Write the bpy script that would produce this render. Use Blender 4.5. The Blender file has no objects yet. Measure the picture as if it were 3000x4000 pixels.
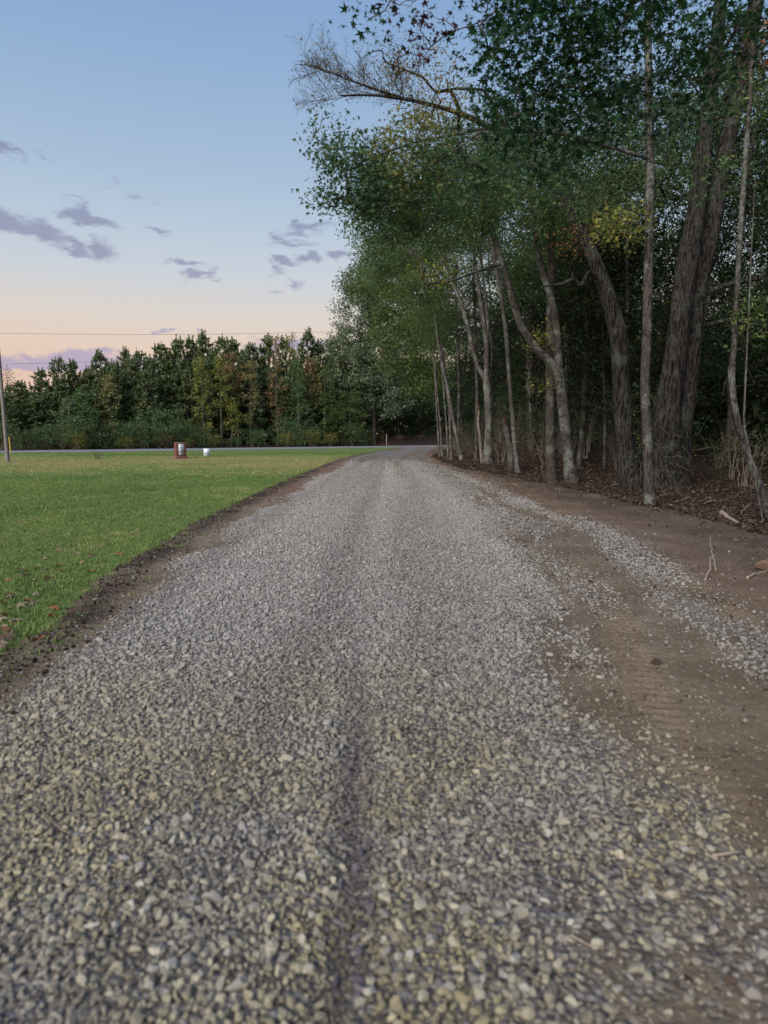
import bpy, bmesh, math, random
import numpy as np
from mathutils import Vector, Matrix
R = math.radians
rng = np.random.default_rng(7)
random.seed(7)
SC = bpy.context.scene
COL = SC.collection

# ------------------------------------------------------------------ camera, sky, sun, exposure
F = 2656.0                       # focal length in photo pixels (3000 x 4000)
PITCH = math.atan(300 / F)
CAMZ = 1.6
cam_d = bpy.data.cameras.new('camera'); cam = bpy.data.objects.new('camera', cam_d); COL.objects.link(cam)
cam.location = (0, 0, CAMZ); cam.rotation_euler = (R(90) - PITCH, 0, 0)
cam_d.sensor_fit = 'HORIZONTAL'; cam_d.sensor_width = 36; cam_d.lens = 36 * F / 3000
cam_d.clip_start = 0.05; cam_d.clip_end = 5000
cam_d.dof.use_dof = True; cam_d.dof.focus_distance = 16; cam_d.dof.aperture_fstop = 2.5
SC.camera = cam
SC.view_settings.view_transform = 'Standard'; SC.view_settings.look = 'None'
SC.view_settings.exposure = 0.0; SC.view_settings.gamma = 1.0
SC.cycles.use_denoising = True
SC.cycles.max_bounces = 4; SC.cycles.diffuse_bounces = 2; SC.cycles.glossy_bounces = 1
SC.cycles.transmission_bounces = 3; SC.cycles.transparent_max_bounces = 4

def lin(c):
    c = np.array(c, float) / 255.0
    return np.where(c <= 0.04045, c / 12.92, ((c + 0.055) / 1.055) ** 2.4)
def rgba(c): return (*[float(v) for v in lin(c)], 1.0)

def ray(px, py):
    dx = (px - 1500) / F; dy = (2000 - py) / F
    c, s = math.cos(PITCH), math.sin(PITCH)
    return np.array([dx, c + s * dy, -s + c * dy])
def at(px, py, Y):
    r = ray(px, py); r = r * (Y / r[1]); return np.array([r[0], r[1], CAMZ + r[2]])
def ground(px, py, z=0.0):
    r = ray(px, py); t = (z - CAMZ) / r[2]; return np.array([r[0] * t, r[1] * t, z])
def azel(px, py):
    r = ray(px, py); r = r / np.linalg.norm(r)
    return math.degrees(math.atan2(r[0], r[1])), math.degrees(math.asin(r[2]))

SUN_EL, SUN_AZ = 30.0, 214.0     # after-glow side of the sky: behind the camera, to its left
world = bpy.data.worlds.new('World'); SC.world = world; world.use_nodes = True
wn = world.node_tree.nodes; wl = world.node_tree.links
wn.clear()
def build_world():
    N = lambda t, **k: wn.new(t)
    out = wn.new('ShaderNodeOutputWorld'); bg = wn.new('ShaderNodeBackground'); wl.new(bg.outputs[0], out.inputs[0])
    tc = wn.new('ShaderNodeTexCoord')
    nrm = wn.new('ShaderNodeVectorMath'); nrm.operation = 'NORMALIZE'; wl.new(tc.outputs['Generated'], nrm.inputs[0])
    sep = wn.new('ShaderNodeSeparateXYZ'); wl.new(nrm.outputs[0], sep.inputs[0])
    def m(op, a, b=None, c=None):
        n = wn.new('ShaderNodeMath'); n.operation = op
        for i, v in enumerate((a, b, c)):
            if v is None: continue
            if isinstance(v, (int, float)): n.inputs[i].default_value = v
            else: wl.new(v, n.inputs[i])
        return n.outputs[0]
    el = m('MULTIPLY', m('ARCSINE', sep.outputs[2]), 180 / math.pi)
    az = m('MULTIPLY', m('ARCTAN2', sep.outputs[0], sep.outputs[1]), 180 / math.pi)
    cr = wn.new('ShaderNodeValToRGB'); wl.new(m('DIVIDE', m('MAXIMUM', el, 0.0), 90.0), cr.inputs[0])
    stops = [(0, (228, 186, 172)), (4.5, (231, 198, 180)), (7, (233, 208, 190)), (9.5, (224, 213, 204)), (12.5, (206, 212, 219)),
             (16, (188, 204, 220)), (20, (170, 192, 217)), (26, (150, 179, 213)), (32, (133, 165, 208)), (50, (106, 140, 194)), (90, (90, 122, 182))]
    e = cr.color_ramp.elements
    e[0].position = 0; e[0].color = rgba(stops[0][1]); e[1].position = 1; e[1].color = rgba(stops[-1][1])
    for d, c in stops[1:-1]:
        n = e.new(d / 90); n.color = rgba(c)
    sky = wn.new('ShaderNodeTexSky'); sky.sky_type = 'NISHITA'; sky.sun_disc = False
    sky.sun_elevation = R(3); sky.sun_rotation = R(SUN_AZ); sky.ozone_density = 3.0; sky.dust_density = 0.6
    sk = wn.new('ShaderNodeVectorMath'); sk.operation = 'SCALE'; wl.new(sky.outputs[0], sk.inputs[0]); sk.inputs['Scale'].default_value = 0.1 * 4.0
    mix = wn.new('ShaderNodeMix'); mix.data_type = 'RGBA'; mix.inputs['Factor'].default_value = 0.94
    wl.new(sk.outputs[0], mix.inputs['A']); wl.new(cr.outputs[0], mix.inputs['B'])
    # clouds, fixed in direction (azimuth, elevation)
    cmb = wn.new('ShaderNodeCombineXYZ'); wl.new(az, cmb.inputs[0]); wl.new(el, cmb.inputs[1])
    nz = wn.new('ShaderNodeTexNoise'); nz.inputs['Scale'].default_value = 0.55; nz.inputs['Detail'].default_value = 7; nz.inputs['Roughness'].default_value = 0.62
    sc2 = wn.new('ShaderNodeVectorMath'); sc2.operation = 'MULTIPLY'; sc2.inputs[1].default_value = (0.8, 1.8, 1); wl.new(cmb.outputs[0], sc2.inputs[0])
    wl.new(sc2.outputs[0], nz.inputs['Vector'])
    nv = wn.new('ShaderNodeVectorMath'); nv.operation = 'SUBTRACT'; wl.new(nz.outputs['Color'], nv.inputs[0]); nv.inputs[1].default_value = (.5, .5, .5)
    nv2 = wn.new('ShaderNodeVectorMath'); nv2.operation = 'MULTIPLY'; nv2.inputs[1].default_value = (4.6, 2.6, 0); wl.new(nv.outputs[0], nv2.inputs[0])
    wv = wn.new('ShaderNodeVectorMath'); wv.operation = 'ADD'; wl.new(cmb.outputs[0], wv.inputs[0]); wl.new(nv2.outputs[0], wv.inputs[1])
    blobs = [(20, 865, 120, 55, -12, 1), (150, 905, 150, 62, -16, 1), (285, 955, 95, 30, -22, 1), (350, 850, 135, 38, -12, 1), (400, 985, 72, 55, -10, .9),
             (615, 900, 65, 22, -8, .8), (30, 570, 95, 26, -25, .8), (160, 600, 70, 14, -14, .5), (420, 692, 70, 18, -12, .5), (590, 775, 70, 20, -14, .4), (300, 780, 60, 18, -10, .45),
             (720, 1024, 95, 18, -4, .9), (790, 1075, 95, 30, 12, .85), (845, 1098, 30, 12, 0, .7),
             (1200, 885, 150, 36, 8, .85), (1080, 925, 50, 26, 0, .8), (1160, 950, 130, 24, 0, .65), (1120, 1017, 70, 22, -8, .9), (1215, 1010, 55, 36, 0, 1),
             (1090, 1052, 60, 28, -14, .6), (1145, 1105, 60, 26, -22, .8), (1085, 1142, 50, 12, 0, .6), (1320, 995, 60, 36, 0, .9),
             (640, 1299, 36, 13, 0, 1), (790, 1289, 30, 11, -5, 1), (100, 1425, 260, 34, 4, 1.2), (360, 1405, 260, 44, 2, 1.2), (640, 1420, 220, 36, -4, 1.1),
             (1150, 1352, 250, 46, 3, 1.1), (680, 1345, 30, 9, 0, .7)]
    acc = None
    for (px, py, rx, ry, rot, st) in blobs:
        a0, e0 = azel(px, py)
        sx = rx / F * 57.3 * math.cos(R(a0)); sy = ry / F * 57.3 * 0.9
        mp = wn.new('ShaderNodeMapping'); mp.vector_type = 'TEXTURE'
        mp.inputs['Location'].default_value = (a0, e0, 0); mp.inputs['Rotation'].default_value = (0, 0, R(rot)); mp.inputs['Scale'].default_value = (sx * 1.12, sy * 1.05, 1)
        wl.new(wv.outputs[0], mp.inputs['Vector'])
        g = wn.new('ShaderNodeTexGradient'); g.gradient_type = 'SPHERICAL'; wl.new(mp.outputs[0], g.inputs['Vector'])
        v = m('MULTIPLY', g.outputs['Fac'], st)
        acc = v if acc is None else m('MAXIMUM', acc, v)
    dens = wn.new('ShaderNodeMapRange'); dens.interpolation_type = 'SMOOTHSTEP'
    dens.inputs['From Min'].default_value = 0.08; dens.inputs['From Max'].default_value = 0.72; dens.inputs['To Max'].default_value = 0.70
    fine = m('MULTIPLY', m('SUBTRACT', nz.outputs['Fac'], 0.5), 1.0)
    gate = m('MINIMUM', m('MULTIPLY', acc, 6.0), 1.0)
    wl.new(m('ADD', acc, m('MULTIPLY', fine, gate)), dens.inputs['Value'])
    cc = wn.new('ShaderNodeValToRGB'); wl.new(m('DIVIDE', m('MAXIMUM', el, 0.0), 40.0), cc.inputs[0])
    ce = cc.color_ramp.elements
    ce[0].position = 0; ce[0].color = rgba((176, 164, 196)); ce[1].position = 1; ce[1].color = rgba((118, 128, 165))
    n = ce.new(7 / 40); n.color = rgba((160, 156, 196)); n = ce.new(14 / 40); n.color = rgba((134, 136, 170))
    mx = wn.new('ShaderNodeMix'); mx.data_type = 'RGBA'; wl.new(dens.outputs[0], mx.inputs['Factor'])
    wl.new(mix.outputs['Result'], mx.inputs['A']); wl.new(cc.outputs[0], mx.inputs['B'])
    wl.new(mx.outputs['Result'], bg.inputs[0]); bg.inputs[1].default_value = 1.0
build_world()
world.cycles.sampling_method = 'MANUAL'; world.cycles.sample_map_resolution = 256

sd = bpy.data.lights.new('sun', 'SUN'); sd.energy = 4.5; sd.angle = R(45); sd.color = (1.0, 0.93, 0.86)
sun = bpy.data.objects.new('sun', sd); COL.objects.link(sun)
sdir = Vector((math.sin(R(SUN_AZ)) * math.cos(R(SUN_EL)), math.cos(R(SUN_AZ)) * math.cos(R(SUN_EL)), math.sin(R(SUN_EL))))
sun.rotation_euler = sdir.to_track_quat('Z', 'Y').to_euler(); sun.location = sdir * 60

# ------------------------------------------------------------------ helpers
def smooth(t): t = np.clip(t, 0, 1); return t * t * (3 - 2 * t)
_perm = rng.permutation(4096)
def vnoise(x, y, s=1.0, seed=0):
    x = np.asarray(x, float) * s + seed * 17.13; y = np.asarray(y, float) * s + seed * 5.71
    xi = np.floor(x).astype(int); yi = np.floor(y).astype(int); fx = smooth(x - xi); fy = smooth(y - yi)
    def h(a, b): return _perm[(_perm[a & 4095] + b * 57) & 4095] / 4095.0
    return (h(xi, yi) * (1 - fx) + h(xi + 1, yi) * fx) * (1 - fy) + (h(xi, yi + 1) * (1 - fx) + h(xi + 1, yi + 1) * fx) * fy - 0.5
def fbm(x, y, s=1.0, o=4, seed=0):
    v = 0; a = 1.0
    for k in range(o): v = v + a * vnoise(x, y, s * 2 ** k, seed + k); a *= 0.5
    return v

class MB:
    """collects polygons, links them as one mesh object"""
    def __init__(s): s.v = []; s.f = []; s.t = []; s.n = 0
    def add(s, verts, faces, tint=0.5):
        verts = np.asarray(verts, float).reshape(-1, 3)
        s.v.append(verts)
        t = np.broadcast_to(np.asarray(tint, float), (len(verts),)); s.t.append(t)
        if isinstance(faces, np.ndarray): s.f.append(faces + s.n)
        else:
            by = {}
            for f in faces: by.setdefault(len(f), []).append(f)
            for k in by: s.f.append(np.array(by[k], int) + s.n)
        s.n += len(verts)
    def box(s, c, size, rot=None, tint=0.5):
        h = np.array(size) / 2
        v = np.array([[x, y, z] for x in (-1, 1) for y in (-1, 1) for z in (-1, 1)], float) * h
        if rot is not None: v = v @ np.array(rot.to_3x3()).T
        s.add(v + np.array(c), [(0, 1, 3, 2), (4, 6, 7, 5), (0, 4, 5, 1), (2, 3, 7, 6), (0, 2, 6, 4), (1, 5, 7, 3)], tint)
    def mesh(s, name, mat=None, smooth_shade=False, origin=(0, 0, 0)):
        me = bpy.data.meshes.new(name)
        v = np.concatenate(s.v) - np.array(origin, float)
        lt = np.concatenate([np.full(len(f), f.shape[1]) for f in s.f]); lv = np.concatenate([f.ravel() for f in s.f])
        ls = np.concatenate([[0], np.cumsum(lt)[:-1]])
        me.vertices.add(len(v)); me.vertices.foreach_set('co', v.ravel())
        me.loops.add(len(lv)); me.loops.foreach_set('vertex_index', lv.astype(np.int32))
        me.polygons.add(len(lt)); me.polygons.foreach_set('loop_start', ls.astype(np.int32)); me.polygons.foreach_set('loop_total', lt.astype(np.int32))
        if smooth_shade: me.polygons.foreach_set('use_smooth', np.ones(len(lt), bool))
        me.update(calc_edges=True)
        a = me.attributes.new('tint', 'FLOAT', 'POINT'); a.data.foreach_set('value', np.concatenate(s.t).astype(np.float32))
        if mat: me.materials.append(mat)
        return me
    STUFF = ('branchwork', 'crown', 'needle_crown', 'foliage', 'twigwork', 'splinter_tuft')
    def build(s, name, mat, parent=None, smooth_shade=False, origin=None):
        o0 = origin if origin is not None else ((0, 0, 0) if parent is None else tuple(parent.location))
        o = bpy.data.objects.new(name, s.mesh(name, mat, smooth_shade, o0)); COL.objects.link(o)
        if parent is not None: o.parent = parent
        else: o.location = o0
        if name in MB.STUFF: o['kind'] = 'stuff'
        return o

def tag(o, label=None, cat=None, group=None, kind=None):
    if label: o['label'] = label
    if cat: o['category'] = cat
    if group: o['group'] = group
    if kind: o['kind'] = kind
    return o
def empty(name, loc=(0, 0, 0), rz=0.0):
    o = bpy.data.objects.new(name, None); COL.objects.link(o); o.empty_display_size = 0.2
    o.location = tuple(float(v) for v in loc); o.rotation_euler = (0, 0, rz); return o
def copy_tree(o, parent=None):
    c = o.copy(); COL.objects.link(c)
    if parent is not None: c.parent = parent
    for ch in list(o.children): copy_tree(ch, c)
    return c

def tube(path, rad, sides=6, cap=True, rough=0.0, seed=0, ridges=0):
    P = np.asarray(path, float); r = np.asarray(rad, float); n = len(P)
    T = np.gradient(P, axis=0); T /= np.linalg.norm(T, axis=1)[:, None] + 1e-9
    ref = np.array([1.0, 0, 0]) if abs(T[0][0]) < 0.8 else np.array([0, 1.0, 0])
    U = ref[None] - (T @ ref)[:, None] * T; U /= np.linalg.norm(U, axis=1)[:, None] + 1e-9
    V = np.cross(T, U)
    a = np.linspace(0, 2 * math.pi, sides, endpoint=False)
    rr = np.repeat(r[:, None], sides, 1)
    if rough:
        ln = np.concatenate([[0], np.cumsum(np.linalg.norm(np.diff(P, axis=0), axis=1))])
        L, A = np.meshgrid(ln, a, indexing='ij')
        nz = vnoise(np.cos(A) * 3 + 9, np.sin(A) * 3 + L * 1.2, 1, seed) + 0.6 * vnoise(np.cos(A) * 7 + 31, np.sin(A) * 7 + L * 2.5, 1, seed + 3)
        if ridges: nz = nz + 0.5 * np.abs(vnoise(A * ridges / 6.283 + .35 * vnoise(L * 3, A, 1, seed), L * 1.5, 1, seed + 5)) * 2 - .25
        rr = rr * (1 + rough * nz)
    v = P[:, None, :] + rr[..., None] * (np.cos(a)[None, :, None] * U[:, None, :] + np.sin(a)[None, :, None] * V[:, None, :])
    i = np.arange(n - 1)[:, None] * sides; j = np.arange(sides)[None]; j2 = (j + 1) % sides
    f = np.stack([i + j, i + j2, i + sides + j2, i + sides + j], -1).reshape(-1, 4)
    return v.reshape(-1, 3), f
def resample(pts, step):
    P = np.asarray(pts, float)
    d = np.concatenate([[0], np.cumsum(np.linalg.norm(np.diff(P[:, :3], axis=0), axis=1))])
    n = max(4, int(d[-1] / step) + 1); t = np.linspace(0, d[-1], n)
    out = np.stack([np.interp(t, d, P[:, k]) for k in range(P.shape[1])], 1)
    for _ in range(2):
        o = out.copy(); o[1:-1] = (out[:-2] + 2 * out[1:-1] + out[2:]) / 4; out = o
    return out

# ------------------------------------------------------------------ materials
MATS = {}
class NT:
    def __init__(s, name):
        s.m = bpy.data.materials.new(name); s.m.use_nodes = True; s.n = s.m.node_tree.nodes; s.l = s.m.node_tree.links
        s.n.clear(); s.out = s.n.new('ShaderNodeOutputMaterial'); MATS[name] = s.m
    def node(s, t, ins=None, **props):
        n = s.n.new(t)
        for k, v in props.items(): setattr(n, k, v)
        for k, v in (ins or {}).items(): s.put(n.inputs[k], v)
        return n
    def put(s, sock, v):
        if hasattr(v, 'is_linked') or hasattr(v, 'links'): s.l.new(v, sock)
        else: sock.default_value = v
    def math(s, op, a, b=0.0): return s.node('ShaderNodeMath', {0: a, 1: b}, operation=op).outputs[0]
    def noise(s, scale, detail=4, rough=0.55, vec=None, dist=0.0):
        n = s.node('ShaderNodeTexNoise', {'Scale': scale, 'Detail': detail, 'Roughness': rough, 'Distortion': dist})
        if vec is not None: s.l.new(vec, n.inputs['Vector'])
        return n.outputs['Fac']
    def ramp(s, fac, stops):
        n = s.node('ShaderNodeValToRGB', {0: fac}); e = n.color_ramp.elements
        e[0].position, e[0].color = stops[0][0], (*stops[0][1], 1); e[1].position, e[1].color = stops[-1][0], (*stops[-1][1], 1)
        for p, c in stops[1:-1]:
            q = e.new(p); q.color = (*c, 1)
        return n.outputs[0]
    def mix(s, fac, a, b, blend='MIX'):
        n = s.node('ShaderNodeMix', data_type='RGBA', blend_type=blend)
        s.put(n.inputs['Factor'], fac)
        for k, v in (('A', a), ('B', b)):
            s.put(n.inputs[k], (*v, 1) if isinstance(v, tuple) and len(v) == 3 else v)
        return n.outputs['Result']
    def rng(s, v, a, b, c=0.0, d=1.0): return s.node('ShaderNodeMapRange', {'Value': v, 'From Min': a, 'From Max': b, 'To Min': c, 'To Max': d}).outputs[0]
    def attr(s, name, inst=False): return s.node('ShaderNodeAttribute', attribute_name=name, attribute_type='INSTANCER' if inst else 'GEOMETRY').outputs['Fac']
    def pos(s): return s.node('ShaderNodeTexCoord').outputs['Object']
    def wpos(s): return s.node('ShaderNodeNewGeometry').outputs['Position']
    def bump(s, h, strength=0.5, dist=0.02): return s.node('ShaderNodeBump', {'Height': h, 'Strength': strength, 'Distance': dist}).outputs[0]
    def bsdf(s, col, rough=0.8, normal=None, spec=0.3):
        b = s.node('ShaderNodeBsdfPrincipled', {'Roughness': rough, 'Specular IOR Level': spec})
        s.put(b.inputs['Base Color'], (*col, 1) if isinstance(col, tuple) and len(col) == 3 else col)
        if normal is not None: s.l.new(normal, b.inputs['Normal'])
        return b.outputs[0]
    def done(s, shader): s.l.new(shader, s.out.inputs[0]); return s.m

def leaf_mat(name, stops, transl=0.35, rough=0.5, inst=False):
    t = NT(name); c = t.ramp(t.attr('tint', inst), stops)
    c = t.mix(t.rng(t.noise(9.0, 2, vec=t.wpos()), .3, .7, 0, .45), c, t.mix(1.0, c, (0.55, 0.6, 0.5), 'MULTIPLY'))
    b = t.bsdf(c, rough + .08, spec=0.22)
    tr = t.node('ShaderNodeBsdfTranslucent'); t.put(tr.inputs[0], t.mix(1.0, c, (1.3, 1.35, 0.8), 'MULTIPLY'))
    mx = t.node('ShaderNodeMixShader', {0: transl}); t.l.new(b, mx.inputs[1]); t.l.new(tr.outputs[0], mx.inputs[2])
    return t.done(mx.outputs[0])
def bark_mat(name, dark, lightc, lichen=0.3, scale=1.0, depth=0.02, lichc=(0.30, 0.33, 0.29)):
    t = NT(name); p = t.wpos()
    mp = t.node('ShaderNodeMapping', {'Vector': p, 'Scale': (20 * scale, 20 * scale, 3.0 * scale)}).outputs[0]
    ridg = t.noise(1.0, 5, .62, mp, dist=.6)
    fine = t.noise(60 * scale, 3, .6, p)
    c = t.ramp(ridg, [(.43, dark), (.57, lightc)])
    c = t.mix(t.math('MULTIPLY', fine, .5), c, dark)
    lf = t.rng(t.math('ADD', t.noise(2.2, 3, .6, p), t.math('MULTIPLY', t.noise(16, 3, .6, p), .6)), .80, .98, 0, lichen)
    c = t.mix(lf, c, lichc)
    nb = t.bump(t.math('ADD', ridg, t.math('MULTIPLY', fine, .25)), 1.0, depth)
    return t.done(t.bsdf(c, .9, nb, .15))

def setup_mats():
    G = [(0, (0.055, 0.098, 0.049)), (.45, (0.098, 0.164, 0.072)), (.8, (0.159, 0.225, 0.081)), (.93, (0.302, 0.286, 0.081)), (1, (0.420, 0.273, 0.081))]
    leaf_mat('leaf_wood', G)
    leaf_mat('leaf_star', [(0, (0.043, 0.090, 0.052)), (.5, (0.074, 0.142, 0.070)), (.9, (0.142, 0.200, 0.070)), (1, (0.330, 0.213, 0.070))], .3, .42)
    leaf_mat('leaf_autumn', [(0, (0.096, 0.135, 0.060)), (.4, (0.192, 0.205, 0.077)), (.7, (0.328, 0.273, 0.081)), (.88, (0.420, 0.302, 0.081)), (1, (0.420, 0.218, 0.081))])
    leaf_mat('leaf_sparse', [(0, (0.135, 0.135, 0.055)), (.4, (0.273, 0.192, 0.081)), (1, (0.420, 0.247, 0.081))])
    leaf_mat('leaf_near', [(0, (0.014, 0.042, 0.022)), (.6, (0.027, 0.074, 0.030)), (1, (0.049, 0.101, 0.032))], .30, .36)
    leaf_mat('leaf_purple', [(0, (0.037, 0.014, 0.022)), (.6, (0.068, 0.020, 0.031)), (1, (0.123, 0.025, 0.037))], .3, .4)
    leaf_mat('leaf_red', [(0, (0.150, 0.136, 0.044)), (.3, (0.330, 0.150, 0.044)), (.65, (0.378, 0.105, 0.044)), (1, (0.330, 0.053, 0.044))])
    leaf_mat('leaf_yellow', [(0, (0.110, 0.155, 0.052)), (.4, (0.220, 0.239, 0.065)), (.8, (0.404, 0.348, 0.074)), (1, (0.420, 0.330, 0.074))])
    leaf_mat('leaf_bright', [(0, (.070, .110, .042)), (.5, (.120, .172, .058)), (1, (.20, .235, .072))], .35)
    leaf_mat('leaf_oak', [(0, (0.092, 0.135, 0.087)), (.5, (0.152, 0.202, 0.126)), (1, (0.247, 0.273, 0.159))], .25)
    leaf_mat('leaf_brown', [(0, (0.185, 0.150, 0.081)), (.4, (0.301, 0.196, 0.103)), (.8, (0.416, 0.231, 0.114)), (1, (0.323, 0.301, 0.092))])
    leaf_mat('leaf_tan', [(0, (0.163, 0.185, 0.081)), (.5, (0.323, 0.277, 0.128)), (1, (0.420, 0.347, 0.139))])
    leaf_mat('leaf_shrub', [(0, (0.060, 0.126, 0.066)), (.5, (0.109, 0.208, 0.092)), (.9, (0.205, 0.286, 0.104)), (1, (0.420, 0.382, 0.109))], .35)
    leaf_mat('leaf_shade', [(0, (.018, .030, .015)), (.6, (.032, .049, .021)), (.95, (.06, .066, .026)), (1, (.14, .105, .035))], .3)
    leaf_mat('needle', [(0, (.105, .150, .078)), (.5, (.180, .235, .115)), (1, (.28, .325, .15))], .12, .55)
    leaf_mat('grass', [(0, (.12, .185, .058)), (.5, (.205, .300, .095)), (.85, (.32, .345, .12)), (1, (.44, .38, .20))], .3, .55, inst=True)
    leaf_mat('leaf_litter', [(0, (.034, .024, .018)), (.4, (.072, .047, .034)), (.75, (.115, .078, .054)), (.93, (.22, .165, .11)), (1, (.27, .15, .07))], .15, .7, inst=True)
    leaf_mat('leaf_fallen_orange', [(0, (.22, .08, .03)), (1, (.34, .15, .05))], .15, .6)
    leaf_mat('leaf_fallen_tan', [(0, (.24, .18, .12)), (1, (.36, .26, .18))], .15, .7)
    leaf_mat('leaf_fallen_brown', [(0, (.08, .045, .03)), (1, (.15, .08, .05))], .15, .7)
    bark_mat('bark_oak', (.006, .005, .0045), (.070, .061, .054), .35, 1.15, .07, (.13, .145, .125))
    bark_mat('bark_grey', (.022, .019, .017), (.095, .083, .073), .5, 1.6, .015, (.22, .245, .21))
    bark_mat('bark_brown', (.026, .021, .018), (.09, .075, .064), .25, 1.8, .015)
    bark_mat('bark_pale', (.040, .035, .031), (.135, .120, .106), .4, 2.2, .008)
    bark_mat('bark_pine', (.06, .042, .034), (.16, .115, .09), .05, 1.2, .01)
    bark_mat('wood_pole', (.13, .12, .11), (.27, .25, .23), .0, 2.5, .008)
    bark_mat('stick', (.10, .078, .06), (.24, .19, .15), .2, 3, .004)
    bark_mat('stick_pale', (.26, .20, .15), (.44, .35, .27), .1, 3, .004)
    bark_mat('torn_wood', (.035, .018, .013), (.12, .055, .035), .1, 2, .01)

    # limestone gravel
    t = NT('stone'); a = t.attr('tint', True); p = t.pos()
    c = t.ramp(a, [(0, (.12, .112, .105)), (.18, (.22, .205, .19)), (.55, (.36, .338, .312)), (.85, (.45, .425, .395)), (1, (.54, .52, .49))])
    wp = t.wpos(); big = t.noise(.9, 3, .6, wp)
    yel = t.node('ShaderNodeSeparateXYZ', {0: wp}).outputs[1]
    dust = t.math('MULTIPLY', t.rng(big, .32, .56), t.rng(yel, 2.0, 5.5, 1.0, .05))
    c = t.mix(dust, c, t.mix(1.0, c, (1.10, 1.03, .68), 'MULTIPLY'))
    stripe = t.attr('stripe', True)
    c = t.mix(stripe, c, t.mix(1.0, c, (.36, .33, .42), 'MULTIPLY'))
    fn = t.noise(7.0, 4, .65, p)
    c = t.mix(t.rng(fn, .35, .7, 0, .4), c, t.mix(1.0, c, (.62, .58, .53), 'MULTIPLY'))
    t.done(t.bsdf(c, .85, t.bump(fn, .5, .15), .25))
    # driveway base: brown clay with gravel fines
    t = NT('driveway_clay'); p = t.wpos(); g = t.attr('gravel'); rd = t.attr('tint')
    n1 = t.noise(1.3, 5, .6, p); n2 = t.noise(24, 4, .65, p); n3 = t.noise(130, 3, .6, p)
    d = t.ramp(n1, [(.3, (.135, .100, .064)), (.5, (.20, .152, .100)), (.7, (.27, .212, .145))])
    d = t.mix(rd, d, (.20, .118, .082))
    d = t.mix(t.attr('soil'), d, t.mix(n2, (.045, .032, .025), (.110, .078, .060)))  # dark soil at the grass edge, painted canopy shade on the right verge
    d = t.mix(t.rng(n2, .35, .7, 0, .6), d, t.mix(1.0, d, (.55, .52, .5), 'MULTIPLY'))
    vor = t.node('ShaderNodeTexVoronoi', {'Vector': p, 'Scale': 34.0, 'Randomness': 1.0})
    sepc = t.node('ShaderNodeSeparateColor', {0: vor.outputs['Color']}).outputs[0]
    st = t.ramp(sepc, [(0, (.10, .092, .086)), (.3, (.20, .185, .168)), (.75, (.30, .278, .252)), (1, (.42, .395, .37))])
    far = t.rng(t.node('ShaderNodeSeparateXYZ', {0: p}).outputs[1], 8, 30)
    st = t.mix(t.math('MULTIPLY', t.rng(vor.outputs['Distance'], .25, .7, 0, .75), t.rng(far, 0, 1, 1, .35)), st, (.10, .086, .074))
    fac = t.rng(t.math('ADD', g, t.math('MULTIPLY', t.math('SUBTRACT', t.noise(9, 4, .7, p), .5), .9)), .40, .62)
    fac = t.math('MULTIPLY', fac, t.rng(far, 0, 1, .75, 1.0))
    c = t.mix(fac, d, st)
    hgt = t.math('ADD', t.math('MULTIPLY', n2, .6), t.math('ADD', t.math('MULTIPLY', n3, .3), t.math('MULTIPLY', t.math('MULTIPLY', vor.outputs['Distance'], fac), -1.2)))
    t.done(t.bsdf(c, .92, t.bump(hgt, 1.0, .035), .15))
    # lawn soil
    t = NT('lawn_turf'); p = t.wpos(); sx = t.node('ShaderNodeSeparateXYZ', {0: p})
    n1 = t.noise(.35, 4, .6, p); n2 = t.noise(6, 5, .7, p); n3 = t.noise(60, 3, .7, p)
    gcol = t.ramp(n2, [(.25, (.09, .14, .042)), (.5, (.16, .225, .07)), (.75, (.23, .285, .095))])
    dry = t.ramp(n2, [(.25, (.20, .195, .07)), (.5, (.30, .28, .11)), (.75, (.38, .345, .15))])
    dm = t.math('ADD', t.math('MULTIPLY', t.math('SUBTRACT', n1, .5), 1.1), t.math('SUBTRACT', t.rng(sx.outputs[1], 24, 36), t.rng(sx.outputs[1], 46, 56)))
    c = t.mix(t.rng(dm, .2, 1.0, 0, .75), gcol, dry)
    c = t.mix(t.rng(n3, .3, .7, 0, .6), c, t.mix(1.0, c, (.45, .48, .4), 'MULTIPLY'))
    t.done(t.bsdf(c, .9, t.bump(t.math('ADD', n3, n2), .8, .03), .1))
    # forest floor
    t = NT('forest_floor'); p = t.wpos(); n1 = t.noise(.7, 4, .6, p); n2 = t.noise(26, 5, .75, p)
    c = t.ramp(n2, [(.25, (.022, .015, .012)), (.5, (.060, .038, .030)), (.62, (.10, .064, .048)), (.8, (.17, .12, .085))])
    c = t.mix(t.rng(n1, .5, .75, 0, .6), c, (.045, .05, .022))
    t.done(t.bsdf(c, .95, t.bump(n2, 1.0, .06), .1))
    t = NT('asphalt'); p = t.wpos(); n2 = t.noise(40, 4, .7, p); n1 = t.noise(.5, 3, .6, p)
    c = t.mix(n1, t.ramp(n2, [(.3, (.18, .18, .18)), (.7, (.27, .27, .27))]), (.20, .20, .205))
    t.done(t.bsdf(c, .85, t.bump(n2, .3, .01), .3))
    t = NT('brick'); p = t.pos(); a = t.node('ShaderNodeObjectInfo').outputs['Random']
    c = t.ramp(a, [(0, (.15, .050, .040)), (.5, (.20, .070, .055)), (1, (.27, .105, .082))])
    n2 = t.noise(50, 4, .7, p); c = t.mix(t.rng(n2, .4, .7, 0, .4), c, (.13, .04, .03))
    t.done(t.bsdf(c, .9, t.bump(n2, .4, .006), .15))
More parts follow.
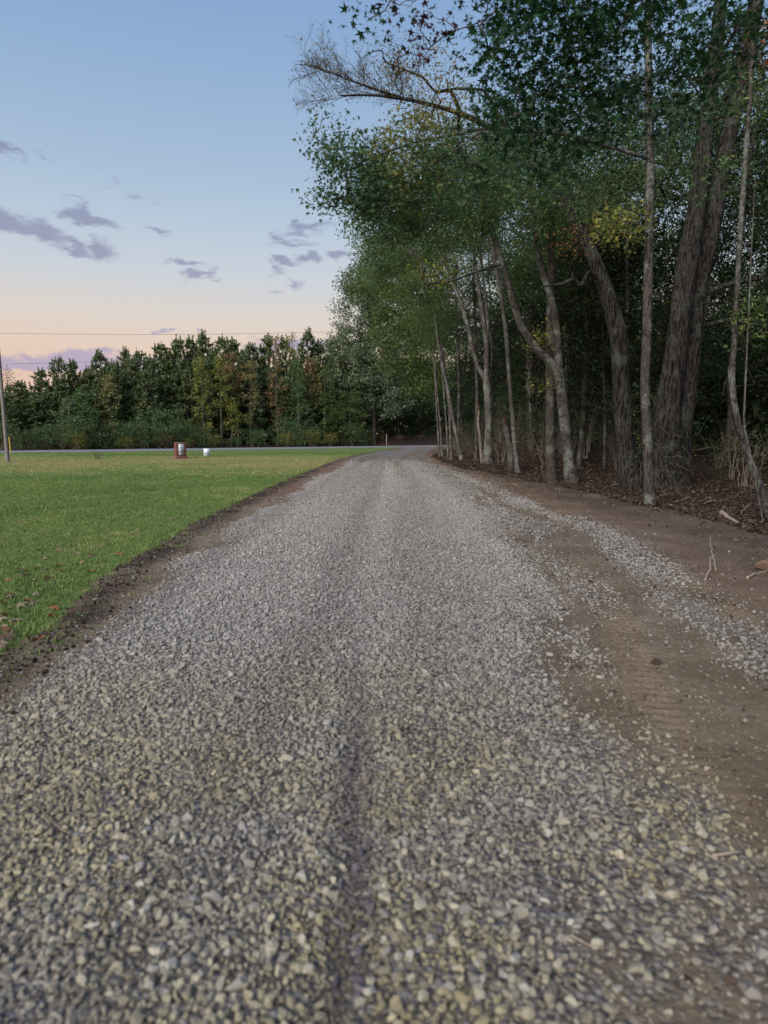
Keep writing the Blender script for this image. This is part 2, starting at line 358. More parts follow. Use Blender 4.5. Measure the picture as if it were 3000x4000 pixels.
    def plain(name, col, rough=.7, scale=20, amt=.35):
        t = NT(name); n = t.noise(scale, 4, .6, t.pos()); c = t.mix(t.rng(n, .35, .7, 0, amt), (*col, 1), tuple(v * .6 for v in col))
        t.done(t.bsdf(c, rough, t.bump(n, .15, .004), .3))
    plain('mortar', (.40, .36, .32)); plain('sign_white', (.60, .65, .71), .7, 6, .0); plain('frame_dark', (.09, .05, .055), .5)
    plain('letter', (.015, .025, .04), .6); plain('letter_green', (.03, .10, .09), .6); plain('yellow_paint', (.55, .38, .05), .5); plain('grey_metal', (.20, .20, .19), .5)
    plain('wire', (.10, .10, .11), .5); plain('sign_grey', (.10, .13, .18), .6); plain('marker_pale', (.45, .42, .36), .6); plain('dirt_clod', (.05, .038, .03), .95)
    plain('rust_stone', (.16, .10, .075), .9, 9, .7)
setup_mats()

# ------------------------------------------------------------------ layout of the ground
def edge(pts, near, far=()):
    g = np.array([ground(*p)[:2] for p in pts])
    X = np.array([n[0] for n in near] + list(g[:, 0]) + [f[0] for f in far]); Y = np.array([n[1] for n in near] + list(g[:, 1]) + [f[1] for f in far])
    o = np.argsort(Y); return lambda y: np.interp(y, Y[o], X[o])
xl = edge([(27, 2575), (262, 2423), (389, 2279), (506, 2206), (633, 2134), (759, 2053), (940, 1962), (1085, 1894), (1220, 1836), (1338, 1790), (1480, 1762), (1560, 1750)], [(-2.75, 0), (-2.7, 3)], [(3.2, 96)])
xr = edge([(2983, 2089), (2766, 2034), (2630, 1998), (2494, 1971), (2359, 1935), (2133, 1894), (1952, 1854), (1798, 1827), (1700, 1788)], [(6.2, 0), (6.3, 6)], [(6.3, 75), (9.5, 96)])
_de = edge([(1617, 1790), (1798, 1899), (1907, 2062), (2006, 2242), (2079, 2369), (2060, 2790), (2120, 3060), (2280, 3423), (2230, 3740)], [(.3, 0)], [(7.5, 96)])   # right edge of the dense gravel
_bd = edge([(1690, 1815), (1816, 1872), (2042, 1980), (2187, 2025), (2386, 2107), (2585, 2260), (2766, 2423), (2983, 2514)], [(2.7, 0), (2.8, 4)], [(3.2, 60), (8, 96)])   # loose gravel windrow
RA = np.array([-34.0, 61.0]); RD = np.array([41.0, 33.0]); RD /= np.linalg.norm(RD); RN = np.array([-RD[1], RD[0]])
RW = 9.0
def road_n(x, y): return (x - RA[0]) * RN[0] + (y - RA[1]) * RN[1]      # >0 beyond the near edge of the paved road

def terrain(x, y):
    x = np.asarray(x, float); y = np.asarray(y, float)
    d = x - xr(y); n = road_n(x, y)
    h = smooth(d / 5.0) * (0.22 + 1.15 * smooth((y - 20) / 22.0)) * smooth((-n - 3) / 9)
    h = h + smooth((n - RW - 1) / 8) * (0.25 + 1.5 * smooth((x + 6) / 9))
    rgh = smooth(d / 1.5) * smooth((-n - 2) / 4)
    return h + rgh * (0.10 * fbm(x, y, .5, 3, 3) + 0.05 * fbm(x, y, 2.2, 2, 5))
def gravel_density(x, y):
    gl = xl(y) + 0.50 + 0.50 * smooth((y - 5) / 9) * (1 - smooth((y - 32) / 20)) + .25 * vnoise(y * 1.0, x * 0 + 3, .8, 2)
    de = _de(y) + .16 * fbm(x * 0, y, .25, 2, 8)
    dense = smooth((x - gl + .35 + (.35 * fbm(x, y * .4, 2.0, 3, 23))) / .8) * (1 - smooth((x - de + .45 + (.5 * fbm(x * 1.3, y * .22, 2.2, 3, 19))) / 1.25))
    band = np.exp(-((x - _bd(y) - .18 * vnoise(x * 0, y, .7, 4)) / .45) ** 2) * (.34 + .40 * np.clip(fbm(x * 1.3, y * .35, 1.6, 4, 6) + .45, 0, 1))
    sparse = (.13 * (x > xl(y) + .12) * (x < _bd(y) + .5) + .34 * smooth((de + 2.4 - x) / 2.4) * (x > de - .6)) * np.clip(.6 + 1.5 * fbm(x * 1.6, y * .3, 1.4, 3, 17), .1, 1.6) + .02
    patch = 1 - .42 * smooth((fbm(x, y, 1.7, 4, 12) - .18) / .45) * smooth((7.5 - y) / 4)
    streak = 1 - .55 * smooth((vnoise((x - (xl(y) + _de(y)) / 2), y * .03, 2.4, 77) + .02) / .3) * smooth((y - 7) / 22)
    return np.clip(np.maximum(np.maximum(dense * patch * streak, band), sparse), 0, 1)
def drive_z(x, y):
    g = gravel_density(x, y)
    z = 0.030 + 0.012 * fbm(x, y, 1.2, 3, 21) + 0.006 * fbm(x, y, 7, 3, 25) * (1.4 - g)
    z = z + .02 * g
    z = z - .022 * np.exp(-((x + .055 + .025 * y) / .09) ** 2) * smooth((6.5 - y) / 3)
    for c in (1.15, 2.15):                                       # tracks pressed into the clay
        u = (x - (_de(y) + c - .45 + .08 * vnoise(y, y * 0, .3, 33))) / .17
        lug = np.sin((y + .5 * np.abs(u) * .17) * 2 * math.pi / .10)
        z = z + np.exp(-u ** 4) * (-.020 + .022 * lug * (vnoise(x, y, .9, 31) + .6))
    ul = (x - (xl(y) + .45)) / .22
    z = z + np.exp(-ul ** 4) * (-.014 + .005 * np.sin(y * 2 * math.pi / .12))
    # windrow of clods at the grass edge
    z = z + .03 * np.exp(-((x - xl(y) - .08) / .12) ** 2) * (vnoise(x, y, 6, 41) + .4)
    e = np.minimum(x - xl(y), xr(y) - x)
    return z - .05 * smooth((.05 - e) / .4)

def grid(X, Y, Z, name, mat, tint=None, extra=None):
    ny, nx = X.shape; b = MB()
    i = np.arange(ny - 1)[:, None] * nx; j = np.arange(nx - 1)[None]
    f = np.stack([i + j, i + j + 1, i + nx + j + 1, i + nx + j], -1).reshape(-1, 4)
    b.add(np.stack([X, Y, Z], -1).reshape(-1, 3), f, .5 if tint is None else tint.ravel())
    o = b.build(name, mat, smooth_shade=True)
    for nm, ex in (extra or {}).items():
        a = o.data.attributes.new(nm, 'FLOAT', 'POINT'); a.data.foreach_set('value', ex.ravel().astype(np.float32))
    return tag(o, kind='structure')

gx = np.concatenate([-np.geomspace(900, 62, 14), np.arange(-60, 60.1, .7), np.geomspace(62, 900, 14)])
gy = np.concatenate([[-200, -100, -50, -20, -8], np.arange(-4, 130, .7), np.geomspace(131, 1500, 18)])
GX, GY = np.meshgrid(gx, gy)
grid(GX, GY, terrain(GX, GY) - 0.03, 'ground', MATS['forest_floor'])

# lawn: from the drive's left edge out to the paved road
ry = np.concatenate([np.arange(-6, 30, .25), np.arange(30, 97, 1.0)]); uu = np.concatenate([np.linspace(0, 1, 14) ** 1.5 * .05, np.linspace(.06, 1, 30)])
LX = np.zeros((len(ry), len(uu))); LY = LX.copy()
for k, y in enumerate(ry):
    e = float(xl(y)) + .26 * float(fbm(y, 3.0, 1.3, 5, 9)) + .0
    far = -70.0
    LX[k] = e + (far - e) * uu; LY[k] = y
# clip at the paved road: pull points beyond the near shoulder back along y
lim = RA[1] + (LX - RA[0]) * RD[1] / RD[0] + .6
LY = np.minimum(LY, lim)
lz = .022 + .02 * fbm(LX, LY, .35, 3, 14) * smooth((xl(LY) - LX) / 2)
grid(LX, LY, lz, 'lawn', MATS['lawn_turf'])

# gravel drive
dy = [0.5]
while dy[-1] < 94: dy.append(dy[-1] + max(.018, .0048 * dy[-1]))
dy = np.array(dy); du = np.linspace(0, 1, 250)
DX = xl(dy)[:, None] - .12 + (xr(dy) - xl(dy) + .5)[:, None] * du[None]; DY = np.repeat(dy[:, None], 250, 1)
lim = RA[1] + (DX - RA[0]) * RD[1] / RD[0] + .4
DY = np.minimum(DY, lim)
reddish = np.clip(.9 * smooth((DY - 10) / 12) * (1 - smooth((DY - 34) / 20)) * smooth((xl(DY) + 1.5 - DX) / .8) + .5 * smooth((DX - _bd(DY) - .1) / .4) * (1 - smooth((DX - _bd(DY) - 1.2) / 1.2)) + .35 * smooth((DY - 30) / 20) * smooth((DX - 1.5) / 1.5), 0, 1) * (vnoise(DX, DY, .8, 55) + .75)
gravel_road = grid(DX, DY, drive_z(DX, DY), 'gravel_road', MATS['driveway_clay'], np.clip(reddish, 0, 1), {'gravel': gravel_density(DX, DY), 'soil': np.clip(np.exp(-((DX - xl(DY) - .14) / .26) ** 2) * (.55 + 1.6 * fbm(DX, DY, 1.6, 4, 91)) + .6 * smooth((DX - _bd(DY) - .6) / 1.2) * (.8 + 1.0 * fbm(DX, DY, .9, 4, 93)), 0, 1)})  # last mask: soil by the grass, plus canopy shade put into the verge colour

# paved road
b = MB(); L = np.linspace(-120, 220, 60); 
for s0, s1, z0, z1 in ((-.8, 0, .028, .05), (0, RW, .05, .05), (RW, RW + 1.0, .05, .02)):
    v = []
    for l in L:
        for s, z in ((s0, z0), (s1, z1)):
            q = RA + RD * l + RN * (s + .05 * math.sin(l * 1.7)); v.append((q[0], q[1], z))
    n = len(L); f = np.array([(2 * k, 2 * k + 2, 2 * k + 3, 2 * k + 1) for k in range(n - 1)])
    b.add(v, f)
tag(b.build('paved_road', MATS['asphalt']), kind='structure')

# ------------------------------------------------------------------ scattered stuff (gravel, grass, litter) by geometry nodes
def gn_scatter(name, pts, rot, scl, idx, tint, meshes, mat, extra=None):
    me = bpy.data.meshes.new(name); me.vertices.add(len(pts)); me.vertices.foreach_set('co', np.asarray(pts, float).ravel())
    def at_(n, t, v, k='value'):
        a = me.attributes.new(n, t, 'POINT'); a.data.foreach_set(k, np.asarray(v).ravel())
    at_('rot', 'FLOAT_VECTOR', np.asarray(rot, np.float32), 'vector'); at_('scl', 'FLOAT_VECTOR', np.asarray(scl, np.float32), 'vector')
    at_('idx', 'INT', np.asarray(idx, np.int32)); at_('tint', 'FLOAT', np.asarray(tint, np.float32))
    if extra is not None: at_('stripe', 'FLOAT', np.asarray(extra, np.float32))
    o = bpy.data.objects.new(name, me); COL.objects.link(o)
    src = bpy.data.collections.new(name + '_source')
    for k, m in enumerate(meshes):
        if not m.materials: m.materials.append(mat)
        src.objects.link(bpy.data.objects.new('%s_piece_%02d' % (name, k), m))
    ng = bpy.data.node_groups.new(name + '_nodes', 'GeometryNodeTree')
    ng.interface.new_socket('Geometry', in_out='INPUT', socket_type='NodeSocketGeometry'); ng.interface.new_socket('Geometry', in_out='OUTPUT', socket_type='NodeSocketGeometry')
    N = ng.nodes; Lk = ng.links.new
    gi = N.new('NodeGroupInput'); go = N.new('NodeGroupOutput'); ip = N.new('GeometryNodeInstanceOnPoints'); ci = N.new('GeometryNodeCollectionInfo')
    ci.inputs['Collection'].default_value = src; ci.inputs['Separate Children'].default_value = True; ci.inputs['Reset Children'].default_value = True
    def na(n, t):
        a = N.new('GeometryNodeInputNamedAttribute'); a.data_type = t; a.inputs['Name'].default_value = n; return a.outputs['Attribute']
    Lk(gi.outputs[0], ip.inputs['Points']); Lk(ci.outputs[0], ip.inputs['Instance']); ip.inputs['Pick Instance'].default_value = True
    Lk(na('idx', 'INT'), ip.inputs['Instance Index'])
    e2r = N.new('FunctionNodeEulerToRotation'); Lk(na('rot', 'FLOAT_VECTOR'), e2r.inputs[0]); Lk(e2r.outputs[0], ip.inputs['Rotation'])
    Lk(na('scl', 'FLOAT_VECTOR'), ip.inputs['Scale']); Lk(ip.outputs[0], go.inputs[0])
    md = o.modifiers.new('scatter', 'NODES'); md.node_group = ng
    return tag(o, kind='stuff')

def stone_mesh(k, npts=18):
    bm = bmesh.new(); r = np.random.default_rng(100 + k)
    p = r.normal(size=(npts, 3)); p /= np.linalg.norm(p, axis=1)[:, None]
    p = np.sign(p) * np.abs(p) ** .8; p *= np.array([1.0, r.uniform(.62, .9), r.uniform(.45, .75)]) * r.uniform(.85, 1.1, (npts, 1))
    for q in p: bm.verts.new(q)
    res = bmesh.ops.convex_hull(bm, input=bm.verts)
    bmesh.ops.delete(bm, geom=list({g for g in res['geom_interior'] if isinstance(g, bmesh.types.BMVert)}), context='VERTS')
    bmesh.ops.bevel(bm, geom=list(bm.edges), offset=.09, segments=1, affect='EDGES', clamp_overlap=True)
    me = bpy.data.meshes.new('stone'); bm.to_mesh(me); bm.free()
    me.polygons.foreach_set('use_smooth', np.zeros(len(me.polygons), bool)); return me
stones = [stone_mesh(k) for k in range(12)]
for m_ in stones: m_.materials.append(MATS['stone'])

def stone_points():
    P, S = [], []
    for (y0, y1, c, k) in ((1.15, 8, .0215, 1.0), (8, 15, .025, 1.08), (15, 25, .034, 1.3), (25, 48, .06, 1.8)):
        xs = np.arange(-4.5, 7.6, c); ys = np.arange(y0, y1, c)
        X, Y = np.meshgrid(xs, ys); X = (X + rng.uniform(-.5, .5, X.shape) * c * 1.1).ravel(); Y = (Y + rng.uniform(-.5, .5, Y.shape) * c * 1.1).ravel()
        keep = (np.abs(X) < .60 * Y + 1.0) & (X > xl(Y) - .15) & (X < xr(Y) + .2)
        X, Y = X[keep], Y[keep]; g = gravel_density(X, Y)
        keep = rng.uniform(size=len(X)) < (np.minimum(1, g * 1.05) ** 1.15 * .93) * (1 - smooth((Y - 27) / 19))
        X, Y, g = X[keep], Y[keep], g[keep]
        r = np.clip(rng.lognormal(math.log(.0114), .40, len(X)), .004, .026) * k
        r *= np.where(g < .3, rng.uniform(.35, 1.0, len(X)), 1.0)
        Z = drive_z(X, Y) + r * rng.uniform(-.4, .35, len(X)) + (g > .6) * rng.uniform(0, .006, len(X))
        P.append(np.stack([X, Y, Z], 1)); S.append(np.stack([r, g], 1))
    n = 26000; Y = 1.3 + 13 * rng.uniform(size=n) ** 1.4; X = xl(Y) + .1 + (xr(Y) - xl(Y)) * rng.uniform(size=n); keep = (np.abs(X) < .60 * Y + 1.0) & (rng.uniform(size=n) < .25 + (X < _bd(Y) + .6)); X, Y = X[keep], Y[keep]
    r = np.clip(rng.lognormal(math.log(.0045), .4, len(X)), .002, .010); P.append(np.stack([X, Y, drive_z(X, Y) + r * .3], 1)); S.append(np.stack([r, 0 * r + .2], 1))      # grit
    return np.concatenate(P), np.concatenate(S)
SP, SS = stone_points(); ns = len(SP)
srot = np.stack([rng.normal(0, .45, ns), rng.normal(0, .45, ns), rng.uniform(0, 6.28, ns)], 1)
sscl = SS[:, :1] * rng.uniform(.85, 1.2, (ns, 3)); sidx = rng.integers(0, 12, ns)
stint = np.clip(rng.normal(.50, .17, ns) - .10 * (SS[:, 1] < .3) + .34 * vnoise((SP[:, 0] - (xl(SP[:, 1]) + _de(SP[:, 1])) / 2) * 2.4, SP[:, 1] * .06, 1, 95), 0, 1)
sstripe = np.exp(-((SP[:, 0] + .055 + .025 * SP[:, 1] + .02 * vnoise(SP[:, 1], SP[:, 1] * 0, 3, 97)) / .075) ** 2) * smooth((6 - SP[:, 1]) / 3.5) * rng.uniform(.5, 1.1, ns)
# the 300 stones that show largest are stones of their own
inview = (np.abs(SP[:, 0]) < .56 * SP[:, 1]) & (SP[:, 1] > 1.72) & (SP[:, 1] < 2.6)
score = np.where(inview, SS[:, 0] / (SP[:, 1] ** 2 + 1.6 ** 2) ** .5, 0)
big = np.argsort(-score)[:300]; isbig = np.zeros(ns, bool); isbig[big] = True
gn_scatter('gravel', SP[~isbig], srot[~isbig], sscl[~isbig], sidx[~isbig], stint[~isbig], stones, MATS['stone'], sstripe[~isbig])
def single_stone_mat(name, base, dusty, stripe):
    t = NT(name); p = t.pos(); a = t.node('ShaderNodeObjectInfo').outputs['Random']
    c = t.ramp(a, [(0, (.27, .255, .24)), (.5, (.40, .378, .350)), (1, (.50, .478, .445))])
    if dusty: c = t.mix(dusty, c, t.mix(1.0, c, (1.10, 1.03, .66), 'MULTIPLY'))
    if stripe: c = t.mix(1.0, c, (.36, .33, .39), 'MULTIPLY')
    fn = t.noise(3.0, 4, .65, p); c = t.mix(t.rng(fn, .35, .7, 0, .4), c, t.mix(1.0, c, (.62, .58, .53), 'MULTIPLY'))
    return t.done(t.bsdf(c, .85, t.bump(fn, .5, .15), .25))
sm_a = single_stone_mat('stone_dusty', 0, .55, False); sm_b = single_stone_mat('stone_clean', 0, .2, False); sm_c = single_stone_mat('stone_dark', 0, 0, True)
for i in big:
    o = bpy.data.objects.new('stone', stones[int(sidx[i])]); COL.objects.link(o)
    o.location = SP[i]; o.rotation_euler = srot[i]; o.scale = sscl[i]; o.parent = gravel_road
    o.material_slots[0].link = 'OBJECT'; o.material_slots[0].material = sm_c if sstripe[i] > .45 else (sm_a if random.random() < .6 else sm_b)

# grass tufts
def tuft_mesh(k, nb, h, spread, w):
    b = MB(); r = np.random.default_rng(300 + k)
    for _ in range(nb):
        a = r.uniform(0, 6.28); q = np.array([r.normal(0, spread), r.normal(0, spread), 0]); l = h * r.uniform(.5, 1.15); ln = r.uniform(.15, .8) * l
        d = np.array([math.cos(a), math.sin(a), 0]); s = np.array([-d[1], d[0], 0]) * w * .5
        m_ = q + d * ln * .35 + np.array([0, 0, l * .65]); tip = q + d * ln + np.array([0, 0, l])
        b.add([q - s, q + s, m_ + s * .8, m_ - s * .8, tip], [(0, 1, 2, 3), (3, 2, 4)])
    return b.mesh('grass_tuft', MATS['grass'])
tufts = [tuft_mesh(k, 16, .042, .032, .006) for k in range(6)]
def grass_points():
    P, S, T = [], [], []
    for (y0, y1, c, k) in ((3.5, 12, .034, 1.0), (12, 24, .06, 1.35), (24, 62, .15, 2.3)):
        xs = np.arange(-.60 * y1 - 1.5, 1.0, c); ys = np.arange(y0, y1, c); X, Y = np.meshgrid(xs, ys)
        X = (X + rng.uniform(-.6, .6, X.shape) * c).ravel(); Y = (Y + rng.uniform(-.6, .6, Y.shape) * c).ravel()
        e = xl(Y) + .26 * fbm(Y, 3.0 + 0 * Y, 1.3, 5, 9)
        keep = (np.abs(X) < .585 * Y + 1.2) & (X < e + .05 + .16 * rng.normal(size=len(X))) & (road_n(X, Y) < -.7)
        d = (e - X)[keep]; X, Y = X[keep], Y[keep]
        thin = rng.uniform(size=len(X)) < np.clip(.35 + d * .8 + .5 * fbm(X, Y, 1.6, 3, 61), .12, 1)
        X, Y = X[thin], Y[thin]; P.append(np.stack([X, Y, .018 + 0 * X], 1)); n = len(X)
        sc = rng.uniform(.65, 1.35, n) * k * (1 + .5 * vnoise(X, Y, .8, 63))
        S.append(np.stack([sc, sc, sc * rng.uniform(.55, 1.1, n) / k ** .75], 1))
        dry = smooth((Y - 22) / 14) * (1 - smooth((Y - 45) / 10))
        T.append(np.clip(rng.normal(.42, .2, n) + .5 * vnoise(X, Y, .35, 65) + .5 * dry + .25 * smooth((fbm(X, Y, .9, 3, 67) - .2) / .3), 0, 1))
    return np.concatenate(P), np.concatenate(S), np.concatenate(T)
gp, gs, gt = grass_points(); n = len(gp)
gn_scatter('grass', gp, np.stack([rng.normal(0, .15, n), rng.normal(0, .15, n), rng.uniform(0, 6.28, n)], 1), gs, rng.integers(0, 6, n), gt, tufts, MATS['grass'])

# crumbs of soil along the torn grass edge and in the tracks
crumb = [stone_mesh(40 + k, 12) for k in range(4)]
t = NT('soil_crumb'); c = t.ramp(t.attr('tint', True), [(0, (.030, .021, .016)), (.6, (.085, .060, .045)), (1, (.16, .115, .085))]); t.done(t.bsdf(c, .95, t.bump(t.noise(6, 3, .6, t.pos()), .6, .2), .1))
def crumbs():
    n = 9000; Y = 2.5 + 26 * rng.uniform(size=n) ** 1.5; X = xl(Y) + .12 + rng.normal(0, .2, n); T = rng.beta(1.5, 3, n)
    n2 = 6000; Y2 = 1.5 + 18 * rng.uniform(size=n2) ** 1.4; X2 = _de(Y2) + .2 + (xr(Y2) - _de(Y2)) * rng.uniform(size=n2); X = np.concatenate([X, X2]); Y = np.concatenate([Y, Y2]); T = np.concatenate([T, rng.beta(3.5, 1.2, n2)])
    keep = np.abs(X) < .6 * Y + 1; X, Y, T = X[keep], Y[keep], T[keep]; n = len(X); r = np.clip(rng.lognormal(math.log(.007), .6, n), .003, .035)
    gn_scatter('soil_crumbs', np.stack([X, Y, np.maximum(drive_z(X, Y), .01) + r * .2], 1), rng.uniform(0, 6.28, (n, 3)), r[:, None] * rng.uniform(.7, 1.3, (n, 3)), rng.integers(0, 4, n), T, crumb, MATS['soil_crumb'])
crumbs()

# leaf shapes
def star_pts(k=5, r1=.42, seed=0, squash=1.0):
    r = np.random.default_rng(seed); a0 = math.pi / 2; pts = []
    lob = [1.0, .92, .62, .62, .92]; ang = [0, 62, 125, 235, 298]
    for i in range(5):
        a = R(ang[i]) + a0; pts.append((math.cos(a) * lob[i], math.sin(a) * lob[i]))
        b_ = R((ang[i] + (ang[(i + 1) % 5] if i < 4 else 360)) / 2) + a0; rr = r1 * (.9 if i in (0, 1, 3, 4) else .75)
        pts.append((math.cos(b_) * rr, math.sin(b_) * rr))
    p = np.array([(x, y, -.16 * (x * x + y * y)) for x, y in pts]); return p * .5
STAR = star_pts(r1=.34)
STARF = np.array([[0, 1, 9], [1, 2, 3], [3, 4, 5], [5, 6, 7], [7, 8, 9], [1, 3, 9], [3, 5, 7], [3, 7, 9]])
OVAL = np.array([(0, -.5, 0), (.24, -.05, .07), (0, .5, -.05), (-.24, -.05, .07)]); OVALF = np.array([[0, 1, 2, 3]])
def rot_mats(n, up=.6, r=None):
    r = r or rng
    z = r.normal(size=(n, 3)); z[:, 2] = np.abs(z[:, 2]) + up * 2; z /= np.linalg.norm(z, axis=1)[:, None]
    x = r.normal(size=(n, 3)); x -= (x * z).sum(1)[:, None] * z; x /= np.linalg.norm(x, axis=1)[:, None]
    return np.stack([x, np.cross(z, x), z], -1)
def ball(n, sig, sq=.8):
    q = rng.normal(size=(n, 3)); q /= np.linalg.norm(q, axis=1)[:, None] + 1e-9
    return q * (rng.uniform(0, 1, (n, 1)) ** .5) * sig * 1.75 * np.array([1, 1, sq])
def add_leaves(b, centers, size, shape='oval', tint=None, up=.25):
    n = len(centers)
    if n == 0: return
    tp, tf = (STAR, STARF) if shape == 'star' else (OVAL, OVALF)
    M = rot_mats(n, up); s = size * rng.uniform(.5, 1.3, n)
    tpn = np.repeat(tp[None], n, 0).copy(); tpn[:, :, 2] *= rng.uniform(-1.5, 4.0, (n, 1)); tpn[:, :, 0] *= rng.uniform(.6, 1.1, (n, 1))
    v = np.einsum('nij,nkj->nki', M, tpn) * s[:, None, None] + np.asarray(centers)[:, None, :]
    f = (tf[None] + (np.arange(n) * len(tp))[:, None, None]).reshape(-1, tf.shape[1])
    t = rng.uniform(size=n) if tint is None else tint
    b.add(v.reshape(-1, 3), f, np.repeat(t, len(tp)))

# leaf litter on the wood's edge
def litter():
    ms = []
    for k in range(5):
        b = MB(); tp = STAR if k < 2 else OVAL * np.array([1.2, 1, 1.5]); tf = STARF if k < 2 else OVALF
        v = tp.copy(); r = np.random.default_rng(500 + k); v[:, 2] += r.uniform(-.12, .2, len(v)); b.add(v, tf); ms.append(b.mesh('litter_leaf', MATS['leaf_litter']))
    P = []
    for (y0, y1, d0, d1, n_) in ((4, 26, -.1, 1.6, 16000), (8, 30, 1.0, 7, 14000), (26, 60, -.3, 4.5, 9000)):
        Y = rng.uniform(y0, y1, n_); D = d0 + (d1 - d0) * rng.beta(1.1, 1.6, n_); X = xr(Y) + D + .35 * vnoise(Y, Y * 0, .9, 71); P.append(np.stack([X, Y], 1))
    n2 = 500; Y = rng.uniform(5, 40, n2); X = xr(Y) - rng.exponential(.5, n2); P.append(np.stack([X, Y], 1))
    P = np.concatenate(P); X, Y = P.T
    keep = (road_n(X, Y) < -2) & (X < .6 * Y + 2); X, Y = X[keep], Y[keep]
    Z = np.where(X < xr(Y) + .45, np.maximum(drive_z(X, Y), terrain(X, Y) - .03), terrain(X, Y) - .03) + rng.uniform(.005, .05, len(X))
    n = len(X); s = rng.uniform(.05, .12, n) * (1 + .5 * (Y > 26))
    gn_scatter('leaf_litter', np.stack([X, Y, Z], 1), np.stack([rng.normal(0, .5, n), rng.normal(0, .5, n), rng.uniform(0, 6.28, n)], 1), np.stack([s, s, s], 1), rng.integers(0, 5, n), np.clip(rng.beta(1.6, 2, n), 0, 1), ms, MATS['leaf_litter'])
litter()

# ------------------------------------------------------------------ trees
def grow(nodes, targets):
    """join each target to the nearest wood already there; returns parent index per node"""
    pts = list(nodes); par = [-1] * len(pts); A = np.array(pts); T = np.asarray(targets)
    d = np.min(np.linalg.norm(T[:, None] - A[None], axis=2), axis=1) if len(T) else np.array([])
    A = np.concatenate([A, np.zeros((len(T), 3))]); n = len(pts)
    for i in np.argsort(d):
        q = T[i]; w = np.linalg.norm(A[:n] - q, axis=1) + .35 * np.maximum(0, A[:n, 2] - q[2])
        j = int(np.argmin(w)); A[n] = q; par.append(j); n += 1
    return A[:n], par
def make_tree(name, label, Y, stems, blobs, bark, leafm, leaf=.10, shape='oval', per=26, sig=.28, group=None, cat='tree', sides=12, rough=.06, ridges=0, twig_r=.006, base=None, parts=('trunk',), dY=None, min_r=.004, rscale=.8):
    """stems: lists of (px, py, radius_px[, depth offset]); blobs: (px, py, rx, ry, dY, depth radius, clusters[, leaf material[, leaves per cluster]])"""
    w = []
    for st in stems:
        P = np.array([list(at(p[0], p[1], Y + (p[3] if len(p) > 3 else 0))) + [p[2] * rscale * Y / F] for p in st]); w.append(P)
    b0 = w[0][0]; gz = float(terrain(b0[0], b0[1])) - .03
    w[0][0, 2] = min(w[0][0, 2], gz - .1)
    root = empty(name, (b0[0], b0[1], gz)); tag(root, label, cat, group)
    skel = []
    for k, P in enumerate(w):
        r0 = P[:, 3].max(); Q = resample(P, max(.06, min(.35, r0 * .7)) if ridges else max(.12, r0 * 1.3))
        sd_ = sides if r0 > .06 else max(5, sides // 2)
        b = MB(); v, f = tube(Q[:, :3], np.maximum(Q[:, 3], min_r), sd_, rough=rough, seed=k + int(b0[0] * 10) % 50, ridges=ridges if r0 > .2 else 0); b.add(v, f)
        b.build('trunk' if k == 0 else 'limb', MATS[bark], root, True)
        skel.append(Q[len(Q) // 3:, :3] if k == 0 else Q[:, :3])
    skel = np.concatenate(skel)
    cl = []; mats = []
    for bl in blobs:
        px, py, rx, ry, dy_, rd, n = bl[:7]; c = at(px, py, Y + dy_); k = (Y + dy_) / F
        q = rng.normal(size=(n, 3)); q /= np.linalg.norm(q, axis=1)[:, None]; q *= rng.uniform(.15, 1, (n, 1)) ** .45
        q = q * np.array([rx * k, rd, ry * k]) + c; cl.append(q); mats += [(bl[7] if len(bl) > 7 else leafm, bl[8] if len(bl) > 8 else per)] * n
    if cl:
        T = np.concatenate(cl); T[:, 2] = np.maximum(T[:, 2], .5)
        A, par = grow(skel[::2], T); n0 = len(A) - len(T)
        cnt = np.zeros(len(A))
        for i in range(len(A) - 1, n0 - 1, -1): cnt[i] += 1; cnt[par[i]] += cnt[i]
        tw = MB()
        for i in range(n0, len(A)):
            a, c = A[par[i]], A[i]; L_ = np.linalg.norm(c - a)
            if L_ < 1e-3: continue
            m1 = a + (c - a) * .4 + rng.normal(0, .07, 3) * L_ + np.array([0, 0, .05 * L_]); m2 = a + (c - a) * .75 + rng.normal(0, .05, 3) * L_
            r = twig_r * math.sqrt(cnt[i]); v, f = tube([a, m1, m2, c], [r * 1.15, r, r * .8, r * .55], 4 if r > .012 else 3); tw.add(v, f)
        tw.build('branchwork', MATS[bark], root)
        for mt in sorted({m for m, _ in mats}):
            b = MB(); C = []
            for (m, p), c in zip(mats, T):
                if m != mt: continue
                k = max(1, int((p * 2.3 if p > 4 else p) * rng.uniform(.5, 1.5))); ax = rng.normal(size=3); ax /= np.linalg.norm(ax)
                C.append(c + ball(k, sig, .7) + ax * rng.uniform(-1, 1, (k, 1)) * sig * .7)
            C = np.concatenate(C); clump = np.clip(rng.normal(.45, .17, len(C)) + .45 * vnoise(C[:, 0] + C[:, 1], C[:, 2] * 1.3, .9, 81), 0, 1)
            add_leaves(b, C, leaf, shape, clump); b.build('crown', MATS[mt], root)
    return root

